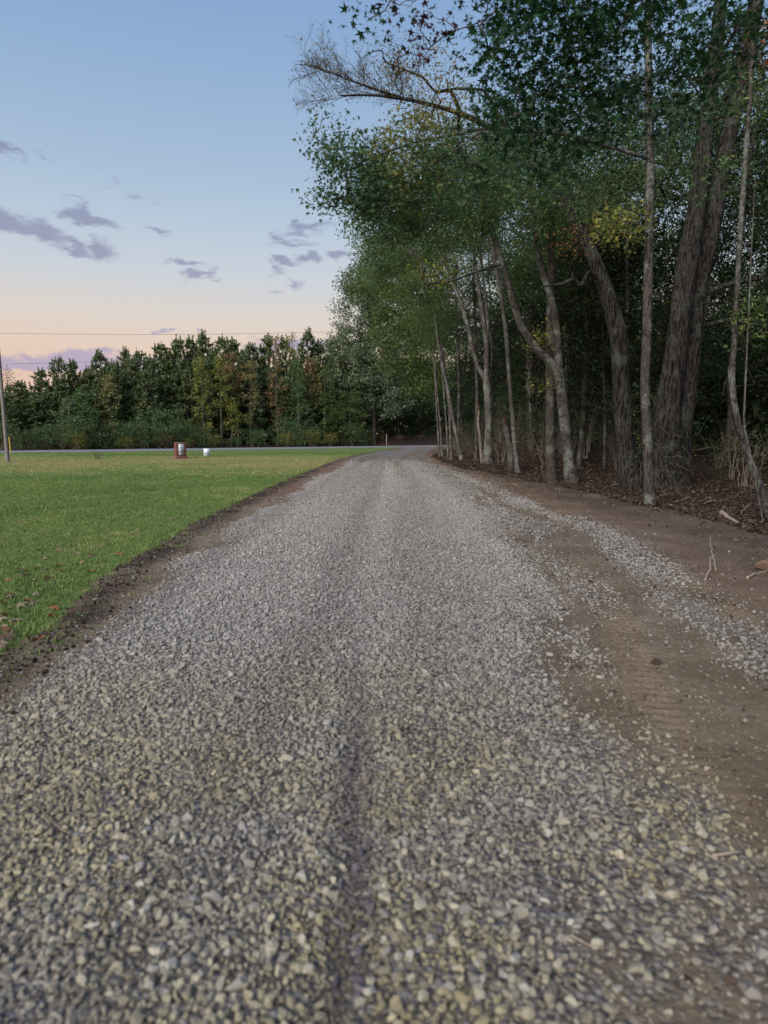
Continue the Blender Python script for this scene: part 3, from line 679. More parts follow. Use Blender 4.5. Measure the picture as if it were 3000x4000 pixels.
# the oak with two stems and the long bare limb that reaches out over the drive
make_tree('oak_tree', 'massive dark forked oak with deeply ridged bark beside a slender straight trunk', 19.6,
 [[(2600, 1935, 150), (2600, 1905, 112), (2600, 1850, 84), (2600, 1700, 60), (2622, 1500, 52), (2645, 1330, 46), (2662, 1200, 44), (2674, 1100, 46), (2690, 1000, 46), (2722, 820, 38), (2752, 560, 32), (2790, 250, 28), (2830, -120, 24)],
  [(2475, 1925, 70), (2456, 1880, 50), (2446, 1800, 40), (2438, 1690, 38), (2428, 1540, 38), (2424, 1440, 38), (2424, 1345, 39), (2400, 1240, 37), (2372, 1150, 35), (2312, 985, 28), (2250, 880, 24), (2180, 750, 20), (2085, 630, 16, -.4), (1960, 520, 13, -.8), (1800, 440, 10, -1.2), (1600, 388, 6.5, -1.6), (1450, 368, 4.5, -1.8), (1330, 374, 3, -2)],
  [(2648, 1830, 62, .3), (2660, 1660, 48, .35), (2684, 1500, 42, .4), (2704, 1330, 40, .4), (2718, 1200, 38, .4), (2738, 1050, 42, .4), (2775, 900, 42, .4), (2825, 620, 38, .4), (2900, 280, 36, .4), (2980, -120, 30, .4)],
  [(2335, 1085, 12, -.3), (2300, 1060, 9, -.5), (2268, 1122, 8, -.6), (2245, 1085, 7, -.7), (2200, 1108, 6, -.8), (2110, 1120, 3, -.9)],
  [(1800, 440, 9, -1.2), (1760, 350, 7, -1.3), (1700, 360, 5, -1.4), (1650, 300, 4, -1.5), (1500, 240, 2.5, -1.6)],
  [(2060, 620, 10, -.4), (1960, 470, 8, -.6), (1890, 350, 6, -.8), (1780, 345, 5, -1), (1700, 365, 4, -1.2)],
  [(1560, 380, 6, -1.6), (1440, 340, 4, -1.8), (1330, 300, 2.4, -1.9), (1220, 255, 1.6, -2), (1150, 250, 1, -2)],
  [(2740, 1150, 15, .4), (2850, 1110, 12, .6), (2960, 1090, 9, .8), (3100, 1060, 6, 1)],
  [(2720, 1280, 13, .4), (2840, 1250, 10, .6), (2960, 1270, 6, .9)]],
 [(1480, 290, 140, 80, -1.6, .8, 20, 'leaf_sparse', 2), (1580, 250, 120, 70, -1.5, .8, 20, 'leaf_wood', 7),
  (1650, 330, 170, 110, -1.4, 1, 55, 'leaf_sparse', 11), (1750, 500, 170, 110, -1, 1.4, 60, 'leaf_autumn', 22), (1960, 620, 230, 140, -.5, 1.8, 80), (2150, 480, 260, 200, 0, 2, 90),
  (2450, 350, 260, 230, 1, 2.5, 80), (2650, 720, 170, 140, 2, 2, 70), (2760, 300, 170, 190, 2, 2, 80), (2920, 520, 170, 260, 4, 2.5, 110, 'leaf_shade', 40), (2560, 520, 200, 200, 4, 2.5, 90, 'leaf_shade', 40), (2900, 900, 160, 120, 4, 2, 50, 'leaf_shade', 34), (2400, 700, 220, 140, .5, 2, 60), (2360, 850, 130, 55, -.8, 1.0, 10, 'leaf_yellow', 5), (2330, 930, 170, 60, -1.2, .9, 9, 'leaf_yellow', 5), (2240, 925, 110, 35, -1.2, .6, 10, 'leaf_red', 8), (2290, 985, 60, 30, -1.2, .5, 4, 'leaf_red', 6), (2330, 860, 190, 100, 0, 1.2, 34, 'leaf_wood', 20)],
 'bark_oak', 'leaf_wood', .10, 'star', 26, .30, sides=44, rough=.10, ridges=26, rscale=.84)

def bare_twigs(root, Y, starts, n, ang, length, mat):
    b = MB(); LP = []
    S = np.array([at(p[0], p[1], Y + p[2]) for p in starts]); d = np.concatenate([[0], np.cumsum(np.linalg.norm(np.diff(S, axis=0), axis=1))])
    def twig(p, a, L_, r, lvl):
        k = 6; pts = [p]; dirv = np.array([math.cos(a), rng.normal(0, .35), math.sin(a)]); dirv /= np.linalg.norm(dirv)
        for i in range(k):
            dirv = dirv + rng.normal(0, .085, 3) + np.array([0, 0, .05]); dirv /= np.linalg.norm(dirv); pts.append(pts[-1] + dirv * L_ / k)
        v, f = tube(pts, np.linspace(r, r * .35, k + 1), 4); b.add(v, f)
        if lvl: LP.extend(p_ + rng.normal(0, .05, 3) for p_ in pts[2:] if rng.uniform() < .04)
        if lvl < 2:
            for i in range(1, k + 1):
                for sgn in ((-1, 1) if rng.uniform() < .5 else (rng.choice((-1, 1)),)): twig(pts[i], math.atan2(dirv[2], dirv[0]) + sgn * rng.uniform(.35, .9), L_ * rng.uniform(.3, .55), r * .55, lvl + 1)
    for _ in range(n):
        t_ = rng.uniform(0, d[-1]); p = np.array([np.interp(t_, d, S[:, i]) for i in range(3)]); twig(p, rng.uniform(*ang), length * rng.uniform(.55, 1.2), .0085, 0)
    b.build('twigwork', MATS[mat], root); b = MB(); add_leaves(b, np.array(LP), .10, 'star', np.clip(rng.normal(.5, .25, len(LP)), 0, 1)); b.build('crown', MATS['leaf_sparse'], root)
oak = [o for o in COL.objects if o.name.startswith('oak_tree')][0]
bare_twigs(oak, 19.6, [(1290, 380, -2), (1450, 368, -1.8), (1600, 388, -1.6), (1760, 425, -1.3)], 16, (1.9, 3.3), 1.15, 'bark_brown')
bare_twigs(oak, 19.6, [(1215, 255, -2), (1280, 285, -2), (1360, 310, -1.9), (1440, 340, -1.8)], 14, (1.7, 3.5), .72, 'bark_brown')
make_tree('sweetgum_tree', 'slender straight grey trunk standing in front of the massive forked oak', 15.2,
 [[(2540, 1985, 34), (2538, 1955, 27), (2535, 1900, 24), (2528, 1700, 22), (2518, 1500, 22), (2528, 1300, 22), (2534, 1000, 21), (2540, 700, 19), (2535, 400, 18), (2530, 0, 16), (2525, -200, 14)],
  [(2538, 620, 9), (2200, 520, 8, -.6), (1900, 500, 7, -1), (1600, 560, 5, -1.3), (1400, 640, 3, -1.5)],
  [(1900, 500, 5, -1), (1700, 640, 4, -1.2), (1500, 760, 3, -1.4), (1350, 800, 2, -1.5)]],
 [(1290, 560, 75, 120, -1.5, .5, 26, 'leaf_star', 9), (1255, 760, 60, 45, -1.5, .4, 12, 'leaf_star', 9), (1400, 690, 140, 150, -1.4, .8, 60, 'leaf_star', 16), (1560, 640, 190, 160, -1.2, 1, 70, 'leaf_autumn', 16), (1780, 700, 200, 130, -1, 1.2, 60, 'leaf_star', 18),
  (1500, 800, 160, 70, -1.2, .8, 34, 'leaf_star', 16), (2050, 760, 200, 120, -.8, 1.2, 45, 'leaf_star', 16), (2420, 880, 110, 60, -.4, .6, 20, 'leaf_yellow', 10), (2620, 500, 160, 130, 0, 1, 26, 'leaf_star', 10)],
 'bark_grey', 'leaf_star', .13, 'star', 16, .23, sides=16, rough=.09)

make_tree('hardwood_tree', 'lichen spotted grey trunk forked low, its left fork sweeping out over the bank', 22.6,
 [[(2238, 1902, 42), (2232, 1870, 32), (2222, 1800, 27), (2205, 1650, 25), (2192, 1520, 25), (2182, 1440, 27)],
  [(2188, 1462, 22), (2145, 1408, 20), (2095, 1362, 19), (2045, 1295, 18), (2012, 1210, 17), (1988, 1110, 16), (1962, 1030, 15), (1932, 930, 14), (1880, 780, 12), (1820, 650, 9), (1760, 560, 6)],
  [(2184, 1450, 22), (2176, 1300, 18), (2160, 1180, 16), (2126, 1090, 14), (2102, 1000, 13), (2082, 850, 11), (2060, 650, 8)],
  [(1962, 1030, 8), (1860, 1060, 6, -.4), (1760, 1100, 5, -.8), (1660, 1110, 3, -1)]],
 [(1620, 740, 210, 130, -.6, 1.4, 75), (1500, 870, 150, 110, -.6, 1.2, 50), (1850, 620, 200, 120, 0, 1.6, 55), (2050, 700, 180, 150, 0, 1.6, 55), (1780, 880, 200, 90, 0, 1.5, 55), (1720, 1060, 120, 60, -.8, .8, 18, 'leaf_yellow', 10), (2120, 900, 130, 100, 0, 1.2, 30)],
 'bark_grey', 'leaf_wood', .115, 'oval', 36, .30, sides=18, rough=.08)
make_tree('hardwood_tree', 'straight brown trunk left of the low forked tree, yellow leaves around it', 23.2,
 [[(2158, 1885, 36), (2154, 1850, 28), (2150, 1780, 24), (2150, 1600, 23), (2150, 1400, 22), (2150, 1200, 19), (2155, 1000, 16), (2160, 700, 12), (2165, 450, 8)]],
 [(2120, 1330, 60, 60, -.5, .5, 16, 'leaf_yellow', 10), (2100, 600, 240, 170, .5, 2, 65), (2250, 780, 170, 140, .5, 1.6, 45), (1900, 760, 180, 130, .5, 1.6, 45), (2130, 1480, 50, 60, -.6, .3, 8, 'leaf_yellow', 6)],
 'bark_brown', 'leaf_wood', .11, 'oval', 34, .3, sides=16)
make_tree('hardwood_tree', 'thin pale grey leaning trunk left of the straight brown trunk', 28.5,
 [[(2024, 1852, 18), (2020, 1820, 13), (2012, 1760, 11), (2000, 1600, 11), (1988, 1450, 10), (1978, 1300, 11), (1958, 1150, 10), (1930, 1010, 10), (1905, 850, 8), (1880, 650, 6)]],
 [(1840, 780, 180, 150, 0, 1.8, 55), (1700, 900, 160, 110, 0, 1.6, 50), (1950, 650, 150, 130, 0, 1.6, 35)], 'bark_pale', 'leaf_wood', .11, 'oval', 38, .34)
make_tree('hardwood_tree', 'dark split trunk with two pale upper forks on the bank', 34.0,
 [[(1906, 1812, 32), (1906, 1775, 22), (1908, 1700, 19), (1910, 1600, 18), (1900, 1470, 20)],
  [(1897, 1480, 12), (1868, 1440, 11), (1845, 1360, 10), (1830, 1280, 10), (1800, 1180, 9), (1770, 1110, 8), (1745, 1040, 8), (1720, 900, 6)],
  [(1900, 1480, 14), (1902, 1350, 11), (1886, 1230, 11), (1870, 1130, 10), (1850, 980, 8), (1830, 800, 6)],
  [(1902, 1420, 7), (1906, 1250, 7), (1890, 1100, 6), (1874, 980, 5)]],
 [(1560, 950, 190, 90, 0, 2, 60), (1700, 820, 190, 130, 0, 2, 65), (1850, 850, 160, 130, 0, 2, 45), (1480, 1030, 110, 70, 0, 1.4, 32), (1780, 1000, 120, 70, 0, 1.4, 26)], 'bark_pale', 'leaf_wood', .12, 'oval', 44, .4)
make_tree('hardwood_tree', 'thin leaning trunk on the far corner of the bank', 41.0,
 [[(1810, 1826, 16), (1800, 1780, 11), (1770, 1640, 9), (1750, 1520, 8.5), (1730, 1430, 8), (1710, 1330, 8), (1700, 1230, 7), (1685, 1180, 6), (1660, 1050, 5)]],
 [(1540, 1050, 150, 90, 0, 2, 45), (1660, 1010, 130, 100, 0, 2, 45), (1600, 1160, 110, 70, 0, 1.5, 28), (1700, 1140, 110, 90, 0, 1.5, 26)], 'bark_pale', 'leaf_bright', .13, 'oval', 40, .45)
for nm, (lab, Y, st, bl) in enumerate([
 ('straight pale sapling pressed close against the leaning corner trunk', 43.0, [(1766, 1818, 9), (1761, 1740, 7), (1756, 1600, 6), (1736, 1450, 5), (1722, 1300, 4)], [(1720, 1230, 90, 100, 0, 1.4, 22)]),
 ('very thin wavy sapling behind the leaning corner trunk', 45.0, [(1752, 1806, 5), (1745, 1680, 4.5), (1732, 1500, 4), (1715, 1350, 3.5)], [(1700, 1290, 70, 90, 0, 1.2, 16)]),
 ('leftmost thin sapling at the corner of the drive', 52.0, [(1717, 1782, 4.2), (1708, 1640, 3.8), (1700, 1500, 3.4), (1690, 1350, 3)], [(1680, 1280, 60, 90, 0, 1.3, 16)]),
 ('second thin sapling from the corner of the drive', 50.0, [(1728, 1786, 4.8), (1718, 1640, 4.2), (1704, 1500, 3.6), (1688, 1300, 3)], [(1660, 1230, 70, 90, 0, 1.3, 18)])]):
    make_tree('sapling_tree', lab, Y, [st], bl, 'bark_pale', 'leaf_bright', .13, 'oval', 34, .42, group='saplings at the corner of the drive', sides=8)
make_tree('hardwood_tree', 'dark upright trunk deep in the wood between the pale leaning trunk and the brown one', 36.0,
 [[(2076, 1745, 24), (2072, 1600, 20), (2070, 1400, 19), (2076, 1200, 18), (2080, 900, 14), (2085, 650, 9)]], [(2000, 760, 260, 170, 1, 2.5, 70), (1900, 1000, 170, 100, 1, 2, 34), (2200, 950, 170, 110, 1, 2, 34)], 'bark_brown', 'leaf_wood', .13, 'oval', 44, .42)
make_tree('sapling_tree', 'pale thin stem in front of the dark upright trunk deep in the wood', 35.0, [[(2076, 1745, 6), (2072, 1600, 5), (2066, 1450, 5), (2062, 1350, 4), (2058, 1200, 3)]], [(2050, 1180, 80, 90, 0, 1, 14)], 'bark_pale', 'leaf_wood', .12, 'oval', 26, .35, sides=8)
make_tree('hardwood_tree', 'slim forked brownish trunk between the low forked tree and the oak', 27.0,
 [[(2262, 1835, 18), (2268, 1760, 14), (2278, 1650, 14), (2289, 1450, 13), (2295, 1200, 12), (2290, 950, 11), (2285, 700, 8)], [(2297, 1260, 8), (2312, 1130, 7), (2332, 1000, 6), (2345, 850, 4)]],
 [(2350, 800, 200, 130, 1, 2, 55), (2250, 620, 200, 140, 1, 2, 45), (2400, 1050, 120, 90, 1, 1.5, 22)], 'bark_brown', 'leaf_wood', .12, 'oval', 38, .35)
make_tree('hardwood_tree', 'crooked leaning trunk with pale upper stem near the right border', 13.0,
 [[(3025, 2060, 24), (2965, 1890, 18), (2908, 1745, 16), (2878, 1630, 14), (2862, 1530, 15), (2858, 1460, 14), (2868, 1360, 13), (2876, 1200, 12), (2890, 950, 12), (2905, 700, 11), (2930, 400, 10), (2950, 0, 8), (2960, -150, 6)],
  [(2862, 1540, 9), (2850, 1480, 8), (2846, 1430, 3)]],
 [(2960, 1250, 60, 110, -.3, .4, 14, 'leaf_bright', 6), (2900, 400, 130, 150, 0, .8, 24, 'leaf_wood', 10), (2820, 700, 120, 90, .4, .7, 18, 'leaf_wood', 10), (2985, 180, 60, 120, 0, .4, 8, 'leaf_red', 8)],
 'bark_grey', 'leaf_wood', .10, 'oval', 10, .2, sides=12, rough=.12)
make_tree('sapling_tree', 'thin upright stem right of the crooked leaning trunk', 12.6, [[(2990, 1990, 6), (2935, 1800, 5.5), (2905, 1660, 5), (2916, 1400, 4.5), (2926, 1200, 4), (2936, 950, 3), (2950, 700, 2)]], [(2950, 1230, 60, 70, 0, .3, 9, 'leaf_bright', 5)], 'bark_pale', 'leaf_bright', .11, 'oval', 8, .2, sides=8)
make_tree('sapling_tree', 'dark slanted thin trunk just behind the right foot of the oak', 23.5, [[(2665, 1865, 12), (2680, 1780, 11), (2692, 1690, 10), (2712, 1550, 9), (2740, 1300, 8), (2780, 1000, 6)]], [(2800, 950, 120, 120, 0, 1, 14)], 'bark_brown', 'leaf_shade', .12, 'oval', 20, .3, sides=8)

# near tree whose boughs hang into the picture from the upper right; its foot is outside the frame
make_tree('sweetgum_tree', 'low hanging dark green sweetgum boughs at the top, close to the camera', 5.6,
 [[(4650, 2420, 70), (4660, 2000, 62), (4640, 1300, 58), (4600, 400, 52), (4560, -300, 46), (4540, -900, 40)],
  [(4585, 100, 30), (4000, -260, 24, .1), (3300, -420, 18, .1), (2700, -380, 13, 0), (2200, -250, 9, -.1), (1750, -120, 6, -.1), (1480, -60, 3, -.1)],
  [(3000, -400, 10), (2700, -150, 7, .2), (2400, 120, 5, .3), (2100, 380, 3.5, .2), (1960, 480, 2, .1)],
  [(2300, -280, 7), (2050, -60, 5, 0), (1880, 100, 3.5, 0), (1720, 130, 2, 0)],
  [(3300, -420, 9, .1), (3050, -100, 7, .3), (2850, 150, 4, .3), (2750, 300, 2.5, .3)]],
 [(1440, 30, 70, 35, -.1, .15, 9, 'leaf_near', 5), (1530, 20, 30, 40, -.1, .1, 4, 'leaf_purple', 4), (1700, 120, 95, 60, 0, .2, 8, 'leaf_purple', 5), (1620, 30, 60, 30, 0, .15, 5, 'leaf_near', 4),
  (2100, 120, 260, 190, 0, .6, 75), (2050, 380, 190, 130, .15, .45, 38), (1960, 520, 80, 50, .1, .25, 9), (2450, 200, 230, 200, .2, .7, 46), (2330, 440, 150, 90, .2, .4, 20), (2300, -50, 450, 120, 0, .6, 60), (2800, 60, 220, 170, .4, .6, 40), (2650, 420, 170, 130, .5, .5, 16), (2150, 600, 130, 60, .2, .3, 10)],
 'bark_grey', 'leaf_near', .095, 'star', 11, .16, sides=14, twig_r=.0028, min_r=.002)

def snag(name, label, Y, st, bark, extra=()):
    P = np.array([list(at(p[0], p[1], Y)) + [p[2] * Y / F] for p in st]); gz = float(terrain(P[0][0], P[0][1])) - .03; P[0, 2] = gz - .05
    root = empty(name, (P[0][0], P[0][1], gz)); tag(root, label, 'dead tree'); Q = resample(P, .1)
    b = MB(); v, f = tube(Q[:, :3], Q[:, 3], 9, rough=.15); b.add(v, f); b.build('trunk', MATS[bark], root, True)
    b = MB(); e = Q[-1]
    for k in range(5):
        a = k * 1.3; o_ = np.array([math.cos(a), math.sin(a), 0]) * e[3] * .5
        v, f = tube([e[:3] + o_ - [0, 0, .1], e[:3] + o_ * 1.1 + [0, 0, .08 + .06 * (k % 3)], e[:3] + o_ * 1.2 + [0, 0, .16 + .12 * (k % 3)]], [e[3] * .45, e[3] * .3, .004], 4); b.add(v, f)
    b.build('splinter_tuft', MATS['torn_wood'], root)
snag('snag_tree', 'short bare curved snag left of the dark split trunk', 34.6, [(1884, 1790, 7), (1874, 1700, 6), (1867, 1650, 5.5), (1872, 1605, 4.5)], 'stick')
snag('snag_tree', 'broken reddish stump leaning beside the pale leaning trunk', 29.5, [(2000, 1835, 15), (1992, 1750, 13), (1980, 1690, 12), (1972, 1650, 9)], 'bark_brown')

for k, (lab, Y, px, by, bl, lm) in enumerate([
 ('leafy understory tree filling the gap above the dark split trunk', 38.0, 1860, 1790, [(1820, 1000, 200, 140, 0, 2.5, 70), (1760, 1180, 130, 110, 0, 2, 40), (1950, 1150, 140, 130, 0, 2, 40)], 'leaf_wood'),
 ('leafy understory tree behind the low forked trunk', 30.0, 2215, 1830, [(2150, 980, 190, 130, 0, 2, 60), (2050, 1120, 120, 110, 0, 1.6, 34), (2260, 1150, 130, 120, 0, 1.6, 34)], 'leaf_wood'),
 ('green understory tree behind the corner saplings', 50.0, 1790, 1760, [(1700, 1080, 160, 130, 0, 2.5, 60), (1650, 1260, 120, 120, 0, 2.2, 50), (1780, 1300, 110, 140, 0, 2, 40)], 'leaf_bright'),
 ('shaded understory tree between the slim forked trunk and the oak', 26.0, 2360, 1850, [(2360, 1080, 130, 150, 0, 1.6, 40), (2480, 1000, 120, 140, 0, 1.6, 34), (2330, 1350, 80, 130, 0, 1.2, 20)], 'leaf_shade')]):
    make_tree('understory_tree', lab, Y, [[(px, by, 9), (px + 4, by - 250, 8), (px - 6, by - 500, 6), (px - 10, by - 760, 4)]], bl, 'bark_brown', lm, .15, 'oval', 24, .42, sides=8)

# ---- wood behind: prototypes copied one by one
def proto_tree(k, H, spread, low, nclu, leafm, bark, leaf=.21, per=56, sig=.5):
    r = np.random.default_rng(900 + k); root = empty('woodland_tree', (0, 0, 0))
    x = np.cumsum(r.normal(0, .18, 9)); y = np.cumsum(r.normal(0, .18, 9)); z = np.linspace(-.2, H * .92, 9); x -= x[0]; y -= y[0]
    Q = resample(np.stack([x, y, z, np.linspace(.16, .03, 9) * H / 13], 1), .4); b = MB(); v, f = tube(Q[:, :3], Q[:, 3], 8, rough=.08, seed=k); b.add(v, f); b.build('trunk', MATS[bark], root, True)
    T = []
    while len(T) < nclu:
        zz = r.uniform(low, H); u = (zz - low) / (H - low); rad = spread * (math.sin(math.pi * min(1, u * .75 + .22)) ** .7)
        a = r.uniform(0, 6.28); q = rad * r.uniform(.2, 1) ** .5; T.append((np.interp(zz, Q[:, 2], Q[:, 0]) + q * math.cos(a), np.interp(zz, Q[:, 2], Q[:, 1]) + q * math.sin(a), zz + .2 * q))
    T = np.array(T); A, par = grow(Q[len(Q) // 4:, :3], T); n0 = len(A) - len(T); cnt = np.zeros(len(A))
    for i in range(len(A) - 1, n0 - 1, -1): cnt[i] += 1; cnt[par[i]] += cnt[i]
    b = MB()
    for i in range(n0, len(A)):
        a, c = A[par[i]], A[i]; L_ = np.linalg.norm(c - a); rr = .008 * math.sqrt(cnt[i]); m1 = (a + c) / 2 + r.normal(0, .08, 3) * L_
        v, f = tube([a, m1, c], [rr * 1.1, rr, rr * .5], 3); b.add(v, f)
    b.build('branchwork', MATS[bark], root)
    C = np.concatenate([t_ + ball(max(2, int(per * r.uniform(.4, 1.6))), sig, .6) for t_ in T])
    b = MB(); add_leaves(b, C, leaf, 'oval', np.clip(rng.normal(.45, .25, len(C)) + .3 * vnoise(C[:, 0] + C[:, 1], C[:, 2], .8, 83 + k), 0, 1)); b.build('crown', MATS[leafm], root)
    return root
def place(proto, first, loc, rz, s, label, cat, group):
    o = proto if first else copy_tree(proto)
    o.location = loc; o.rotation_euler = (0, 0, rz); o.scale = (s, s, s * random.uniform(.92, 1.1)); return tag(o, label, cat, group)
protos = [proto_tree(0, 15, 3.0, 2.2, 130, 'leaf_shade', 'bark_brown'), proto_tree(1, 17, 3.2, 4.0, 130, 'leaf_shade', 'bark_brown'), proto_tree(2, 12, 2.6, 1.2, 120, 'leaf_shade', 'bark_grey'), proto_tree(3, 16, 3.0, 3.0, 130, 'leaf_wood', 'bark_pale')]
used = [0] * 4; spots = []
for Y in (17, 20, 23.5, 27, 31, 35, 39, 44, 49, 55, 61, 67, 73):
    xe = float(xr(Y))
    for k, d in enumerate((4.4, 8.5, 13, 18.5, 25)):
        x = xe + d + random.uniform(-1.3, 1.3); y = Y + random.uniform(-1.6, 1.6)
        if road_n(x, y) > -5 or x > .62 * y + 5: continue
        if y < 22 and d < 6: continue
        spots.append((x, y))
for x, y in spots:
    k = random.randrange(4); place(protos[k], not used[k], (x, y, float(terrain(x, y)) - .05), random.uniform(0, 6.28), random.uniform(.8, 1.15), 'shaded hardwood tree standing deep in the wood on the right', 'tree', 'trees deep in the right-hand wood'); used[k] = 1

# understory shrubs
def proto_shrub(k, H, W, nst, leafm, leaf, nclu, per, name='shrub', bark='stick', sig=.16):
    r = np.random.default_rng(1200 + k); root = empty(name, (0, 0, 0)); b = MB(); sk = []
    for i in range(nst):
        a = r.uniform(0, 6.28); q = W * .4 * r.uniform(.2, 1); h = H * r.uniform(.6, 1); p = np.array([[.06 * math.cos(a), .06 * math.sin(a), -.08], [q * .35 * math.cos(a), q * .35 * math.sin(a), h * .4], [q * math.cos(a + .3), q * math.sin(a + .3), h * .95]])
        Q = resample(p, .15); Q[1:-1] += r.normal(0, .02, Q[1:-1].shape); v, f = tube(Q, np.linspace(.014, .004, len(Q)) * max(1, H / 1.6), 4); b.add(v, f); sk.append(Q[1:])
    b.build('stem', MATS[bark], root); sk = np.concatenate(sk)
    T = np.stack([r.normal(0, W * .27, nclu), r.normal(0, W * .27, nclu), H * r.beta(2.0, 1.5, nclu)], 1); A, par = grow(sk, T); n0 = len(sk); b = MB()
    for i in range(n0, len(A)):
        v, f = tube([A[par[i]], (A[par[i]] + A[i]) / 2 + r.normal(0, .03, 3), A[i]], [.006, .005, .003], 3); b.add(v, f)
    b.build('twigwork', MATS[bark], root)
    C = np.concatenate([t_ + ball(max(1, int(per * r.uniform(.4, 1.6))), sig) for t_ in T]); C[:, 2] = np.abs(C[:, 2]) + .03
    b = MB(); add_leaves(b, C, leaf, 'oval', np.clip(rng.normal(.45, .25, len(C)), 0, 1)); b.build('foliage', MATS[leafm], root); return root
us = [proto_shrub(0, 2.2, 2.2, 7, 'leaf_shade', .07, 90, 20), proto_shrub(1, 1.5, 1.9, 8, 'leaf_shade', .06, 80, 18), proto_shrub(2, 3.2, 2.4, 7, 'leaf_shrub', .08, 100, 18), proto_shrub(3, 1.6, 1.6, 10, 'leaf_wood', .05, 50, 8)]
used = [0] * 4; n_ = 0
for Y in np.arange(13.5, 62, 1.55):
    for d in (1.9, 4.2, 7.2, 11):
        if d > 5 and random.random() < .45: continue
        if d < 3 and random.random() < .40: continue
        y = Y + random.uniform(-.8, .8); x = float(xr(y)) + d + random.uniform(-.8, .9) + (1.3 if y < 22 else 0)
        if road_n(x, y) > -5 or x > .6 * y + 2: continue
        k = random.choice((0, 0, 1, 2, 3) if d > 3 else (1, 3, 3)); place(us[k], not used[k], (x, y, float(terrain(x, y)) - .04), random.uniform(0, 6.28), random.uniform(.75, 1.25), 'shaded leafy shrub among the trunks of the right-hand wood', 'shrub', 'understory shrubs in the right-hand wood'); used[k] = 1

# dense wood far behind on the right, one mass
def leaf_mass(name, boxes, leafm, leaf):
    b = MB()
    for (x0, x1, y0, y1, z0, z1, n) in boxes:
        c = np.stack([rng.uniform(x0, x1, n), rng.uniform(y0, y1, n), rng.uniform(z0, z1, n)], 1); c = c[road_n(c[:, 0], c[:, 1]) < -4] if name == 'distant_wood' else c
        C = np.repeat(c, 12, 0) + rng.normal(0, .5, (len(c) * 12, 3)); C[:, 2] = np.maximum(C[:, 2], terrain(C[:, 0], C[:, 1]) + .1); add_leaves(b, C, leaf, 'oval')
    return tag(b.build(name, MATS[leafm]), kind='stuff')
leaf_mass('distant_wood', [(34, 46, 12, 110, 0, 15, 7000), (22, 36, 8, 110, 0, 9, 5000), (14, 24, 18, 100, 0, 5, 3000), (9, 36, 62, 104, 1, 15, 4200)], 'leaf_shade', .48)

# ------------------------------------------------------------------ far side of the paved road
def farY(px, d):                 # depth of the line d metres beyond the near edge of the paved road, in direction px
    k = (px - 1500) / F * 1.0
    # x = k' * y with k' from the ray at the horizon
    r = ray(px, 1700); kk = r[0] / r[1]
    return float((d + RA[0] * RN[0] + RA[1] * RN[1]) / (kk * RN[0] + RN[1]))
def proto_pine(k, H, crown, W):
    r = np.random.default_rng(1500 + k); root = empty('pine_tree', (0, 0, 0))
    z = np.linspace(-.2, H, 10); x = np.cumsum(r.normal(0, .05, 10)); x -= x[0]
    P = np.stack([x, x * .3, z, np.linspace(.15, .02, 10) * H / 14], 1); b = MB(); v, f = tube(P[:, :3], P[:, 3], 7); b.add(v, f); b.build('trunk', MATS['bark_pine'], root, True)
    br = MB(); nd = MB()
    def brush(p, d, L, w, n):
        d = d / np.linalg.norm(d); q = r.normal(size=(n, 3)); q -= (q @ d)[:, None] * d; q /= np.linalg.norm(q, axis=1)[:, None]
        t = r.uniform(0, 1, n)[:, None]; base = p + d * L * t; tip = base + q * w * r.uniform(.7, 1.1, (n, 1)) * (1 - .35 * t) + d * w * r.uniform(.5, 1.1, (n, 1))
        s = np.cross(q, d); s *= .095
        v = np.stack([base - s, base + s, tip], 1).reshape(-1, 3); nd.add(v, np.arange(n * 3).reshape(-1, 3), np.repeat(np.clip(r.normal(.45, .22, n) + r.normal(0, .12), 0, 1), 3))
    zz = H * (1 - crown); 
    while zz < H - .5:
        u = (zz - H * (1 - crown)) / (H * crown); rad = W * (1 - u) ** .78 * (.55 + .45 * min(1, u * 5 + .3))
        for a in r.uniform(0, 6.28, r.integers(4, 6)):
            L_ = rad * r.uniform(.7, 1.1); c0 = np.array([np.interp(zz, z, x), 0, zz]); d = np.array([math.cos(a), math.sin(a), 0])
            e1 = c0 + d * L_ * .6 + [0, 0, L_ * .15 * (u * 1.5 - .2)]; e2 = c0 + d * L_ + [0, 0, L_ * (.18 + .55 * u)]
            v, f = tube([c0, e1, e2], [.035, .025, .012], 3); br.add(v, f)
            nt = max(1, int(L_ / (.42 + .5 * max(0, u - .6))))
            for q in range(nt):
                t_ = .30 + .70 * (q + r.uniform(0, 1)) / nt; p = c0 + (e1 - c0) * min(1, t_ / .6) if t_ < .6 else e1 + (e2 - e1) * (t_ - .6) / .4
                sd_ = r.normal(0, .45, 3) + d * .3 + [0, 0, .45 + .5 * u]; brush(p, sd_, r.uniform(.3, .55), r.uniform(.32, .48), 22)
            brush(e2 - [0, 0, .1], d * .3 * (1 - u) + [0, 0, .9], .35 + .95 * u * r.uniform(.5, 1.2), .25 - .10 * u, 24)
        zz += r.uniform(.42, .62)
    brush(np.array([x[-1], 0, H - 1.2]), np.array([0, 0, 1.0]), 1.4, .17, 44)
    for a in r.uniform(0, 6.28, 4): brush(np.array([x[-1] + .25 * math.cos(a), .25 * math.sin(a), H - 1.1]), np.array([.25 * math.cos(a), .25 * math.sin(a), 1]), .7, .18, 20)
    br.build('branchwork', MATS['bark_pine'], root); nd.build('needle_crown', MATS['needle'], root); return root
pines = [proto_pine(0, 14, .80, 2.5), proto_pine(1, 14, .70, 2.3), proto_pine(2, 14, .62, 2.5), proto_pine(3, 14, .86, 2.6)]
pu = [0] * 4
